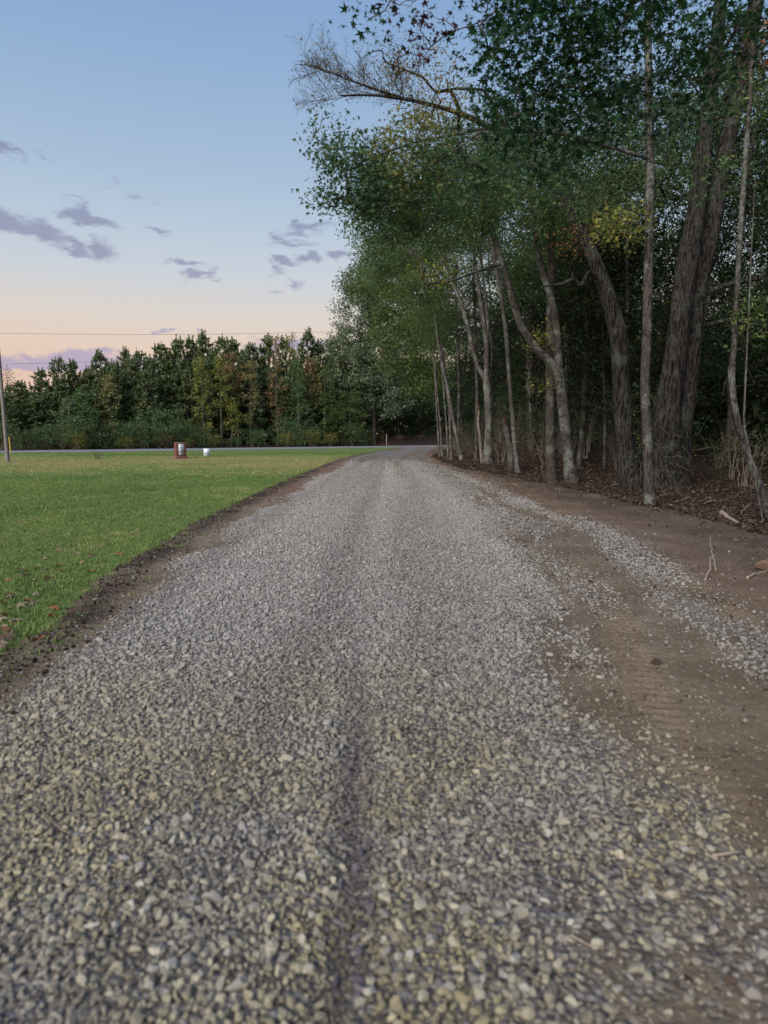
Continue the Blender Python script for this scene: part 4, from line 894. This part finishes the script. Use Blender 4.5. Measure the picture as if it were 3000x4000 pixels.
ORD0 = ['first', 'second', 'third', 'fourth', 'fifth', 'sixth', 'seventh', 'eighth', 'ninth', 'tenth', 'eleventh', 'twelfth', 'thirteenth', 'fourteenth', 'fifteenth', 'sixteenth', 'seventeenth', 'eighteenth', 'nineteenth', 'twentieth', 'twenty-first', 'twenty-second', 'twenty-third', 'twenty-fourth']
TENS = ['twent', 'thirt', 'fort']
ORD = ORD0[:20] + [t_ + ('ieth' if k == 0 else 'y-' + ORD0[k - 1]) for t_ in TENS for k in range(10)][1:]
def pine_at(px, top, d, label, group, k=None):
    Y = farY(px, d); p = at(px, top, Y); H = p[2] + .1; k = random.randrange(4) if k is None else k
    gz = float(terrain(p[0], p[1])); s = (H - gz) / 14
    o = pines[k] if not pu[k] else copy_tree(pines[k]); pu[k] = 1
    w = min(1.15, max(.75, s)) * random.uniform(1.1, 1.5); o.location = (p[0], p[1], gz - .05); o.rotation_euler = (0, 0, random.uniform(0, 6.28)); o.scale = (w, w, s); return tag(o, label, 'tree', group)
tops = [(68, 1492), (158, 1450), (225, 1398), (280, 1416), (345, 1446), (387, 1380), (445, 1418), (488, 1370), (546, 1374), (588, 1402), (624, 1348), (668, 1380), (702, 1333), (746, 1330), (793, 1310), (832, 1365), (873, 1320), (916, 1334), (985, 1345), (1042, 1313), (1112, 1328), (1203, 1300), (1246, 1346), (1290, 1385)]
for k, (px, ty) in enumerate(tops):
    pine_at(px, ty, RW + 11 + random.uniform(-1.5, 2.5), 'dark green pine rising above the far tree line, %s from the utility pole' % ORD[k], 'pines with tips above the far tree line')
for k, px in enumerate(range(20, 1500, 54)):
    pine_at(px + random.uniform(-18, 18), np.interp(px, [-260, 0, 400, 800, 1500], [1560, 1530, 1455, 1410, 1410]) + random.uniform(-35, 70), RW + 7.5 + random.uniform(-1.5, 1.5), 'lower dark pine at the front of the far tree line, %s from the utility pole' % ORD[k], 'lower pines filling the far tree line', random.choice((0, 3, 1)))
for px in range(-300, 1560, 66):
    pine_at(px + random.uniform(-18, 18), np.interp(px, [-300, 0, 400, 800, 1500], [1530, 1520, 1440, 1390, 1390]) + random.uniform(-20, 50), RW + 17 + random.uniform(-2, 2), 'dark pine standing behind the front row of the far tree line', 'pines behind the front row of the far tree line')

# slender hardwoods in front of the pines
def far_tree(label, px, top, bot, w, d, leafm, bark='bark_pale', n=46, per=20, leaf=.30, lean=0, sig=.38, name='hardwood_tree', cx=None, skirts=True):
    Y = farY(px, d); p0 = at(px, 1740, Y); gz = float(terrain(p0[0], p0[1])); g = np.array([p0[0], p0[1], gz - .05])
    Hh = at(px, top, Y)[2]; zb = at(px, bot, Y)[2]; k = Y / F
    root = empty(name, g); tag(root, label, 'tree', 'hardwoods along the far tree line')
    xx = np.linspace(0, lean * k, 7) + np.cumsum(rng.normal(0, .06, 7)); P = np.stack([g[0] + xx, g[1] + 0 * xx, np.linspace(gz - .15, Hh - .3, 7), np.linspace(.13, .02, 7) * max(.8, (Hh - gz) / 13)], 1)
    Q = resample(P, .5); b = MB(); v, f = tube(Q[:, :3], Q[:, 3], 7); b.add(v, f); b.build('trunk', MATS[bark], root, True)
    u = rng.beta(1.3, 1.1, n); z = zb + (Hh - zb) * u; rad = w * .5 * k * (1 - np.abs(u - .42) * 1.25) .clip(.15, 1); a = rng.uniform(0, 6.28, n); q = rad * rng.uniform(.15, 1, n) ** .6
    ox = np.interp(z, Q[:, 2], Q[:, 0]) + (((cx or px) - px) * k) * np.clip((z - zb) / max(.1, (Hh - zb)), .3, 1)
    T = np.stack([ox + q * np.cos(a), g[1] + q * np.sin(a), z], 1); sk = Q[len(Q) // 4:, :3]; A, par = grow(sk, T); n0 = len(sk); b = MB(); cnt = np.zeros(len(A))
    for i in range(len(A) - 1, n0 - 1, -1): cnt[i] += 1; cnt[par[i]] += cnt[i]
    for i in range(n0, len(A)):
        rr = .010 * math.sqrt(cnt[i]); v, f = tube([A[par[i]], (A[par[i]] + A[i]) / 2 + rng.normal(0, .08, 3), A[i]], [rr * 1.2, rr, rr * .5], 3); b.add(v, f)
    b.build('branchwork', MATS[bark], root)
    C = np.concatenate([t_ + ball(max(2, int(per * rng.uniform(.4, 1.6))), sig, .75) for t_ in T]); b = MB(); add_leaves(b, C, leaf, 'oval', np.clip(rng.normal(.45, .25, len(C)), 0, 1)); b.build('crown', MATS[leafm], root); return root
D0 = RW + 4.5
far_tree('yellowing slender hardwood before dark pines, nearest one to the utility pole', 440, 1468, 1690, 95, D0, 'leaf_tan', n=50)
far_tree('thin bare grey sapling right of the yellowing slender hardwood', 555, 1560, 1690, 50, D0, 'leaf_tan', n=18, per=6)
far_tree('thin grey sapling left of the brick sign before the pines', 605, 1560, 1690, 50, D0, 'leaf_tan', n=18, per=6)
far_tree('faint yellow green sapling above the brick sign', 700, 1570, 1700, 70, D0, 'leaf_bright', n=24, per=10)
far_tree('left yellow green poplar of the bright pair behind the yard sign', 800, 1398, 1690, 95, D0, 'leaf_yellow', n=64, lean=-20)
far_tree('right yellow green poplar of the bright pair behind the yard sign', 866, 1378, 1600, 80, D0, 'leaf_yellow', n=56)
far_tree('low yellow tree at the foot of the bright poplars', 905, 1560, 1700, 90, D0 - .5, 'leaf_yellow', n=44)
far_tree('rusty brown hardwood right of the bright poplars', 930, 1372, 1560, 90, D0 + 1.5, 'leaf_brown', n=56, lean=-20)
far_tree('dull tan slender hardwood right of the rusty brown one', 980, 1418, 1670, 75, D0, 'leaf_tan', n=46)
far_tree('tall brown tinged hardwood with pale stem in the far tree line', 1082, 1318, 1670, 85, D0, 'leaf_brown', n=66)
far_tree('tall gold topped hardwood right of the brown tinged one', 1150, 1298, 1600, 80, D0 + 1, 'leaf_yellow', n=58)
far_tree('dark green young hardwood below the gold topped one', 1165, 1420, 1690, 90, D0 - .5, 'leaf_shrub', n=60, per=26)
far_tree('orange tinted hardwood between green trees in the far tree line', 1228, 1400, 1600, 95, D0 + .5, 'leaf_brown', n=60, per=22)
far_tree('green hardwood right below the orange tinted one', 1265, 1430, 1700, 110, D0 - .8, 'leaf_bright', n=70, per=26)
far_tree('bright green maple low beneath the big grey green oak', 1370, 1530, 1700, 160, D0 - 1.5, 'leaf_bright', n=90, per=28)
far_tree('sparse brownish tree top behind the utility pole', 45, 1440, 1560, 90, RW + 13, 'leaf_brown', n=36, per=6, bark='bark_brown')
far_tree('dark green hardwood in front of the pines behind the lawn weed', 330, 1520, 1700, 110, D0, 'leaf_shrub', n=70, per=26)
far_tree('dark green hardwood left of the yellowing slender one', 270, 1560, 1710, 90, D0, 'leaf_oak', n=50, per=24)
# big oak and its neighbours at the bend
def far_big(label, Y, foot, blobs, leafm, bark='bark_brown', top=1150, r=24, leaf=.22, per=46, sig=.6):
    (fx, fy) = foot
    return make_tree('broadleaf_tree', label, Y, [[(fx, fy, r), (fx, fy - 80, r * .8), (fx - 10, (fy + top) / 2, r * .6), (fx - 25, top, r * .25)]], blobs, bark, leafm, leaf, 'oval', per, sig, group='large trees where the drive meets the road', sides=9, twig_r=.014)
far_big('big grey green oak towering over the road junction', 104.0, (1462, 1728), [(1400, 1230, 100, 190, 0, 5, 120), (1370, 1440, 110, 130, 0, 5, 110), (1480, 1400, 120, 170, 0, 5, 110), (1450, 1130, 90, 110, 0, 4, 60), (1500, 1560, 110, 70, 0, 4, 50), (1330, 1360, 60, 60, 0, 3, 24)], 'leaf_oak', top=1120, r=11, leaf=.48, per=22, sig=.75)
far_big('tall bright green tree arching over the bend of the drive', 60.0, (1800, 1745), [(1620, 1180, 130, 150, 0, 3.5, 110), (1580, 1360, 120, 120, 0, 3, 90), (1690, 1350, 110, 160, 0, 3, 80), (1540, 1080, 110, 90, 0, 3, 60), (1660, 1490, 100, 70, 0, 2.5, 40), (1560, 1250, 120, 100, 0, 3, 60), (1440, 1100, 70, 80, 0, 2, 30), (1620, 1060, 120, 90, 0, 3, 50)], 'leaf_bright', top=1050, r=14, leaf=.27, per=22, sig=.55)
far_big('dark green tree behind the bend with shaded trunk', 112.0, (1555, 1720), [(1560, 1350, 150, 250, 0, 5, 120), (1650, 1400, 120, 220, 0, 5, 100), (1590, 1560, 150, 70, 0, 4, 60)], 'leaf_shrub', top=1200, r=7, leaf=.5, per=22, sig=.8)
far_big('dark tree with forked pale stem right of the roadside marker', 116.0, (1660, 1715), [(1700, 1300, 140, 280, 0, 5, 120), (1760, 1500, 140, 130, 0, 5, 70)], 'leaf_wood', top=1200, r=6, leaf=.5, per=22, sig=.8)
# dark mass of the wood behind it all
def back_mass():
    b = MB(); n = 15000; s = rng.uniform(-25, 130, n); q = rng.uniform(RW + 19, RW + 40, n); x = RA[0] + RD[0] * s + RN[0] * q; y = RA[1] + RD[1] * s + RN[1] * q
    hmax = np.interp((x / y) * F + 1500, [-200, 0, 400, 800, 1500, 2200], [5, 5.5, 8.5, 11, 13.5, 15]); z = rng.uniform(0, 1, n) * hmax
    C = np.repeat(np.stack([x, y, z], 1), 6, 0) + rng.normal(0, .7, (n * 6, 3)); C[:, 2] = np.maximum(C[:, 2], terrain(C[:, 0], C[:, 1]) + .1)
    add_leaves(b, C, .95, 'oval'); tag(b.build('distant_wood', MATS['leaf_wood']), kind='stuff')
back_mass()

# shrubs along the far shoulder
rs = [proto_shrub(20, 3.0, 3.4, 8, 'leaf_shrub', .17, 120, 16, 'roadside_shrub', sig=.26), proto_shrub(21, 2.4, 3.0, 8, 'leaf_shrub', .15, 110, 16, 'roadside_shrub', sig=.26), proto_shrub(22, 2.2, 2.8, 8, 'leaf_yellow', .15, 100, 14, 'roadside_shrub', sig=.24), proto_shrub(23, 2.6, 3.2, 8, 'leaf_wood', .16, 110, 16, 'roadside_shrub', sig=.26), proto_shrub(24, 2.0, 2.8, 9, 'leaf_brown', .13, 80, 12, 'roadside_shrub', sig=.24)]
ru = [0] * 5
def shrub_at(px, d, k, s, label, group):
    Y = farY(px, d); p = at(px, 1740, Y); o = rs[k] if not ru[k] else copy_tree(rs[k]); ru[k] = 1
    o.location = (p[0], p[1], float(terrain(p[0], p[1])) - .05); o.rotation_euler = (0, 0, random.uniform(0, 6.28)); o.scale = (s, s, s * random.uniform(.85, 1.15)); return tag(o, label, 'shrub', group)
for px, k, s, lab in ((300, 2, .9, 'yellow green roadside shrub below the dark pines, left of the lawn weed'), (495, 2, .75, 'yellowish roadside shrub left of the brick sign across the road'), (650, 4, 1.0, 'brownish roadside shrub directly behind the brick sign'), (735, 2, .6, 'small yellow roadside shrub right of the brick sign'), (825, 2, .8, 'yellow green roadside shrub behind the white yard sign'), (1125, 2, .95, 'yellow weedy roadside shrub left of the bright pale green one'), (1210, 2, 1.05, 'broad pale yellow green weedy shrub near the road junction'), (1290, 2, .85, 'yellow tinged roadside shrub nearest the road junction')):
    shrub_at(px, RW + 2.6, k, s, lab, 'pale shrubs along the far shoulder')
for k, px in enumerate(range(10, 1450, 46)):
    shrub_at(px + random.uniform(-14, 14), RW + 3.4 + random.uniform(-.6, .9), random.choice((0, 0, 1, 3)), random.choice((.45, .6, .8, 1.0, 1.25, 1.5)), 'dark green leafy shrub on the far shoulder, %s from the utility pole' % ORD[k], 'dark green shrubs along the far shoulder')
for px, d in ((1490, 5), (1560, 4.5), (1640, 5), (1720, 6), (1600, 8), (1520, 9), (1680, 9), (1780, 9)):
    shrub_at(px, RW + d, random.choice((4, 3, 4)), .55, 'low brownish undergrowth shrub on the bank at the road junction', 'undergrowth on the bank at the junction')
# small trees that close the dark hollow behind the junction
for px, d in ((1500, 16), (1570, 14), (1640, 15), (1710, 14), (1790, 13), (1600, 22), (1690, 22), (1880, 15), (1450, 20)):
    Y = farY(px, RW + d); p = at(px, 1700, Y); k = random.choice((0, 2)); o = copy_tree(protos[k]); o.location = (p[0], p[1], float(terrain(p[0], p[1])) - .05); o.rotation_euler = (0, 0, random.uniform(0, 6)); o.scale = (1, 1, .9)
    tag(o, 'shaded tree in the dark hollow behind the road junction', 'tree', 'shaded trees behind the junction')

# ------------------------------------------------------------------ brick sign, yard sign, pole, wires, marker posts
def text_part(name, body, size, mat, parent, loc, width=None):
    cu = bpy.data.curves.new(name, 'FONT'); cu.body = body; cu.size = size; cu.align_x = 'CENTER'; cu.align_y = 'CENTER'; cu.extrude = .002; cu.offset = .005
    ob = bpy.data.objects.new(name, cu); COL.objects.link(ob); dg = bpy.context.evaluated_depsgraph_get(); me = bpy.data.meshes.new_from_object(ob.evaluated_get(dg)); bpy.data.objects.remove(ob)
    o = bpy.data.objects.new(name, me); COL.objects.link(o); me.materials.clear(); me.materials.append(mat); o.parent = parent; o.location = loc; o.rotation_euler = (R(90), 0, 0)
    if width:
        xs = [v.co.x for v in me.vertices]; k = width / (max(xs) - min(xs)); o.scale = (k, 1, 1)
    return o
def brick_sign():
    g = ground(705, 1794); root = empty('brick_sign', g, R(33)); tag(root, 'red brick sign pillar with framed white message panel on the lawn', 'sign')
    W, D, H0, H = .68, .46, .20, .92; ch = .0672
    def child(b, n, m): o = b.build(n, MATS[m], root, origin=(0, 0, 0)); return o
    b = MB(); b.box((0, 0, H0 + H / 2), (W - .02, D - .02, H - .01)); child(b, 'core', 'mortar')
    b = MB(); b.box((0, 0, H0 / 2 - .02), (W + .12, D + .12, H0 + .03)); child(b, 'plinth_core', 'mortar')
    bm_cache = {}
    def brick(cx, cy, cz, lx, ly, lz):
        key = (round(lx, 3), round(ly, 3), round(lz, 3))
        if key not in bm_cache:
            q = bmesh.new(); bmesh.ops.create_cube(q, size=1); bmesh.ops.scale(q, vec=(lx, ly, lz), verts=q.verts); bmesh.ops.bevel(q, geom=list(q.edges), offset=.004, segments=1, affect='EDGES'); me = bpy.data.meshes.new('brick'); q.to_mesh(me); q.free(); me.materials.append(MATS['brick']); bm_cache[key] = me
        o = bpy.data.objects.new('brick', bm_cache[key]); COL.objects.link(o); o.parent = root; o.location = (cx, cy, cz)
    def course(w, d, z, off, h=.057, gap=None, sides=True):
        for sy in (-1, 1):
            edges = [-w / 2] + [e for e in np.arange(-w / 2 + (.1 if off else .2), w / 2 - .05, .2)] + [w / 2]
            for a, c in zip(edges[:-1], edges[1:]):
                if c - a < .03: continue
                if gap and sy < 0:
                    if c > -gap and a < gap:
                        if a < -gap: c = -gap
                        elif c > gap: a = gap
                        else: continue
                        if c - a < .03: continue
                brick((a + c) / 2, sy * (d / 2 - .045), z, c - a - .010, .10, h)
        for sx in (-1, 1):
            edges = [-d / 2 + .10] + [e for e in np.arange(-d / 2 + (.2 if off else .26), d / 2 - .14, .2)] + [d / 2 - .10]
            for a, c in zip(edges[:-1], edges[1:]):
                if c - a > .03: brick(sx * (w / 2 - .045), (a + c) / 2, z, .10, c - a - .010, h)
    for k in range(3): course(W + .14, D + .14, .03 + k * ch, k % 2)
    n = int(H / ch) - 1
    for k in range(n): course(W + .01, D + .01, H0 + .035 + k * ch, k % 2, gap=.225 if 1 <= k <= n - 2 else None)
    for k in range(9): brick(-W / 2 + W / 18 + k * W / 9, 0, H0 + n * ch + .052, W / 9 - .008, D + .012, .095)
    zc = H0 + .46
    for s in (-1, 1):
        b = MB(); b.box((s * .215, -D / 2 - .012, zc), (.03, .03, .80)); child(b, 'frame_upright', 'frame_dark'); b = MB(); b.box((0, -D / 2 - .012, zc + s * .385), (.398, .028, .03)); child(b, 'frame_rail', 'frame_dark')
    b = MB(); b.box((0, -D / 2 - .002, zc), (.40, .02, .74)); pan = child(b, 'message_panel', 'sign_white'); y = -D / 2 - .013
    text_part('lettering', 'THE', .10, MATS['letter_green'], pan, (0, y, zc + .25), .12)
    for tx, z, w in (('HIS SON', .10, .24), ('LAKE', -.03, .15), ('SON CHURCH', -.15, .34)): text_part('lettering', tx, .085, MATS['letter'], pan, (0, y, zc + z), w)
brick_sign()
def yard_sign():
    g = ground(808, 1785); root = empty('yard_sign', g, R(8)); tag(root, 'small white plastic yard sign with grey print right of the brick sign', 'sign')
    b = MB(); y = .006
    v = [(-.225, -y, .62), (.215, -y, .62), (.21, -y, .06), (-.20, -y, .06), (-.225, y, .62), (.215, y, .62), (.21, y, .06), (-.20, y, .06)]
    b.add(v, [(0, 1, 2, 3), (7, 6, 5, 4), (0, 4, 5, 1), (3, 2, 6, 7), (0, 3, 7, 4), (1, 5, 6, 2)]); pan = b.build('sign_panel', MATS['sign_white'], root, origin=(0, 0, 0))
    for sx in (-.19, .20):
        b = MB(); vv, f = tube([(sx, .012, -.12), (sx, .012, .2), (sx, .012, .5)], [.005] * 3, 6); b.add(vv, f); b.build('wire_leg', MATS['grey_metal'], root, origin=(0, 0, 0))
    for x0, x1 in ((-.15, -.03), (.0, .17)):      # two words too blurred to read
        b = MB(); b.box(((x0 + x1) / 2, -.009, .30), (x1 - x0, .004, .06)); b.build('lettering', MATS['sign_grey'], pan, origin=(0, 0, 0))
    b = MB(); b.add([(.05, -.009, .37), (.15, -.009, .37), (.10, -.009, .49)], [(0, 1, 2)]); b.build('emblem', MATS['sign_grey'], pan, origin=(0, 0, 0))
    b = MB(); b.box((.01, -.009, .225), (.32, .004, .022)); b.build('stripe', MATS['sign_grey'], pan, origin=(0, 0, 0)); b = MB(); b.box((.01, -.009, .12), (.37, .004, .014)); b.build('stripe', MATS['sign_grey'], pan, origin=(0, 0, 0))
yard_sign()
pg = ground(31, 1808); pole = empty('utility_pole', pg); tag(pole, 'weathered grey wooden utility pole at the left border of the lawn', 'pole')
b = MB(); Pz = np.linspace(-.3, 10.5, 24); v, f = tube(np.stack([pg[0] - .024 * Pz, pg[1] + 0 * Pz, Pz], 1), np.linspace(.112, .088, 24), 14, rough=.02); b.add(v, f); b.build('shaft', MATS['wood_pole'], pole, True)
for z in (7.35, 5.62):
    b = MB(); v, f = tube([(pg[0] - .024 * z, pg[1] - .05, z - .08), (pg[0] - .024 * z, pg[1] - .22, z - .05), (pg[0] - .024 * z, pg[1] - .22, z + .05)], [.02, .03, .035], 8); b.add(v, f); b.build('insulator', MATS['grey_metal'], pole)
def power_line(label, z0, pxb, pyb):
    a = np.array([pg[0] - .024 * z0, pg[1] - .22, z0]); e = np.array([20.0, 50.0]); r = ray(pxb, pyb); kk = r[0] / r[1]
    t_ = (kk * a[1] - a[0]) / ((e[0] - a[0]) - kk * (e[1] - a[1])); Y = a[1] + t_ * (e[1] - a[1]); zm = at(pxb, pyb, Y)[2]
    tt = np.linspace(-.8, 1, 46); sl = (zm - z0) / t_; P = np.stack([a[0] + tt * (e[0] - a[0]), a[1] + tt * (e[1] - a[1]), z0 + sl * np.where(tt > 0, tt, 0) - .12 * np.sin(math.pi * np.clip(tt / t_, 0, 1)) ], 1)
    b = MB(); v, f = tube(P, [.009] * 46, 5); b.add(v, f); tag(b.build('power_line', MATS['wire']), label, 'cable')
power_line('upper overhead power line crossing the pale sky', 7.35, 1290, 1296); power_line('lower overhead cable crossing in front of the pines', 5.62, 1480, 1368)
g = ground(46, 1803); o = empty('marker_stake', g); tag(o, 'slim yellow marker stake beside the utility pole', 'stake')
b = MB(); v, f = tube([g + [0, 0, -.1], g + [-.03, 0, .6]], [.012, .012], 6); b.add(v, f); b.build('rod', MATS['grey_metal'], o)
b = MB(); v, f = tube([g + [-.03, 0, .55], g + [-.08, 0, 1.5]], [.033, .033], 8); b.add(v, f); b.add([g + [-.08 + .033 * math.cos(a), .033 * math.sin(a), 1.5] for a in np.linspace(0, 6.28, 8, endpoint=False)], [tuple(range(8))]); b.build('sleeve', MATS['yellow_paint'], o)
Yp = farY(1510, RW + 2.5); g = at(1510, 1738, Yp); g[2] = float(terrain(g[0], g[1])) - .03; o = empty('marker_post', g); tag(o, 'thin pale marker post across the road by the dark hollow', 'post')
b = MB(); v, f = tube([g, g + [0, 0, 1.55]], [.05, .045], 6); b.add(v, f); b.build('post', MATS['marker_pale'], o); b = MB(); b.box(g + [0, 0, 1.58], (.11, .11, .06)); b.build('cap', MATS['marker_pale'], o)
g = ground(380, 1797); w_ = proto_shrub(40, .62, .95, 14, 'leaf_shrub', .045, 60, 6, 'lawn_weed', 'stick', .07); w_.location = g; tag(w_, 'scruffy twiggy weed clump alone on the far lawn', 'weed')

# ------------------------------------------------------------------ fallen wood, leaves, clods
def bent_stick(name, label, pts, r, mat, group=None, cat='branch', forks=()):
    P = np.array(pts, float); root = empty(name, P[0]); tag(root, label, cat, group); Q = resample(P, .06); Q[1:-1] += rng.normal(0, .006, Q[1:-1].shape)
    b = MB(); v, f = tube(Q, np.linspace(r, r * .45, len(Q)), 7, rough=.1); b.add(v, f); b.add(v[:7], [tuple(range(6, -1, -1))]); b.add(v[-7:], [tuple(range(7))]); b.build('stem', MATS[mat], root, True)
    for (t_, d) in forks:
        a = Q[int(t_ * (len(Q) - 1))]; v, f = tube([a, a + np.array(d) * .5 + [0, 0, .02], a + np.array(d)], [r * .6, r * .5, r * .2], 5); b = MB(); b.add(v, f); b.build('side_twig', MATS[mat], root, True)
    return root
def gz(p, up): return np.array([p[0], p[1], max(float(drive_z(p[0], p[1])) if p[0] < float(xr(p[1])) + .4 else -9, float(terrain(p[0], p[1])) - .03) + up])
def stick_px(label, a, c, r, mat='stick', forks=(), lift=0.0):
    A, C = ground(*a), ground(*c); m = (A + C) / 2 + rng.normal(0, .03, 3); bent_stick('fallen_branch', label, [gz(A, r), gz(m, r + lift * .5), gz(C, r + lift)], r, mat, 'fallen branches and sticks', forks=forks)
stick_px('pale cut branch lying on the leaf litter right of the oak', (2818, 2008), (2886, 2058), .05, 'stick_pale')
stick_px('short grey stick leaning beside the pale cut branch', (2812, 2022), (2804, 1992), .03, 'stick')
stick_px('long thin stick across the leaves under the crooked trunk', (2790, 1962), (2960, 1957), .012, 'stick')
stick_px('bent twig pointing up from the bare dirt on the right', (2795, 2238), (2770, 2145), .012, 'stick_pale', lift=.12)
stick_px('short forked twig on bare dirt right of the bent one', (2880, 2215), (2860, 2190), .009, 'stick', [(.5, (.12, .05, .08))], .06)
stick_px('curved pale root end beside the brown rock at the right border', (2920, 2270), (3000, 2240), .014, 'stick_pale')
stick_px('light twig standing at the left of the bare dirt patch', (2755, 2280), (2770, 2222), .012, 'stick_pale', lift=.12)
stick_px('yellowish straw stick lying in the near gravel at the right', (2780, 3380), (2890, 3365), .006, 'stick_pale', lift=.01)
stick_px('curved orange straw lying on stones at the lower right', (2190, 3730), (2355, 3775), .005, 'stick_pale', lift=.012)
stick_px('dark thin twig curled on the near left gravel', (160, 3200), (265, 3300), .005, 'stick', lift=.01)
stick_px('brown branch on the grass in front of the brick sign', (690, 1800), (756, 1797), .04, 'stick')
stick_px('broken branch among brush at the foot of the split trunk', (1940, 1790), (1985, 1765), .06, 'stick_pale')
stick_px('dark branch lying under the split trunk', (1920, 1745), (1965, 1775), .08, 'stick')
for k in range(26):
    px = random.uniform(1760, 2960); y = np.interp(px, [1760, 1900, 2150, 2500, 2960], [1795, 1815, 1862, 1930, 2040]) - random.uniform(0, 26); l = random.uniform(25, 80); a = random.uniform(-.4, .4)
    stick_px('thin brown stick lying in the leaf litter at the wood edge', (px, y), (px + l * math.cos(a), y + l * .35 * math.sin(a)), random.uniform(.008, .022), 'stick', [(.6, (random.uniform(-.2, .2), .1, .1))], random.uniform(0, .2))
def leaf_obj(label, px, py, mat, s, group):
    g = ground(px, py, .045); b = MB(); tp = STAR * s * 2; tp = tp.copy(); tp[:, 2] += rng.uniform(-.02, .035, len(tp)) * s * 6; b.add(tp, STARF, rng.uniform())
    o = b.build('fallen_leaf', MATS[mat]); o.location = g + [0, 0, rng.uniform(0, .02)]; o.rotation_euler = (rng.normal(0, .3), rng.normal(0, .3), rng.uniform(0, 6.28)); tag(o, label, 'leaf', group)
    sm = MB(); v, f = tube([(0, -.1 * s, 0), (0, -.9 * s, .02)], [.002, .0015], 4); sm.add(v, f); sm.build('stalk', MATS['stick'], o, origin=(0, 0, 0))
for k in range(110):
    py = 1850 + 700 * random.random() ** 1.1; e = np.interp(py, [1850, 1950, 2050, 2240, 2560], [1180, 880, 620, 250, 0]); px = random.uniform(0, 1) * e - 8
    if px < 0: continue
    c = random.choices(('orange', 'tan', 'brown'), (2, 6, 3))[0]; s = random.uniform(.05, .095)
    leaf_obj({'orange': 'orange fallen leaf lying on the lawn', 'tan': 'pale tan fallen leaf lying on the lawn', 'brown': 'dark brown fallen leaf lying on the lawn'}[c], px, py, 'leaf_fallen_' + c, s, c + ' fallen leaves on the lawn')
for px, py in ((218, 2145), (152, 2150), (350, 2168), (465, 2160), (205, 2408), (220, 2372), (150, 2495), (345, 2230)): leaf_obj('orange fallen leaf lying on the lawn', px, py, 'leaf_fallen_orange', .09, 'orange fallen leaves on the lawn')
def lump(name, label, cat, g, s, mat, seed):
    me = stone_mesh(seed, 30); me.materials.append(MATS[mat]); o = bpy.data.objects.new(name, me); COL.objects.link(o); o.location = g; o.scale = s; o.rotation_euler = (.2, .1, seed); tag(o, label, cat)
g = ground(2990, 2235); lump('rock', 'rounded rusty brown rock on the dirt at the right border', 'rock', g + [0, 0, .09], (.12, .11, .14), 'rust_stone', 3)
g = ground(660, 1795); lump('dirt_clod', 'dark clump of dug earth left of the brick sign', 'clod', g + [0, 0, .04], (.10, .08, .08), 'dirt_clod', 5)
g = ground(767, 1791); lump('dirt_clod', 'dark clump of dug earth between the brick sign and yard sign', 'clod', g + [0, 0, .05], (.13, .09, .09), 'dirt_clod', 6)
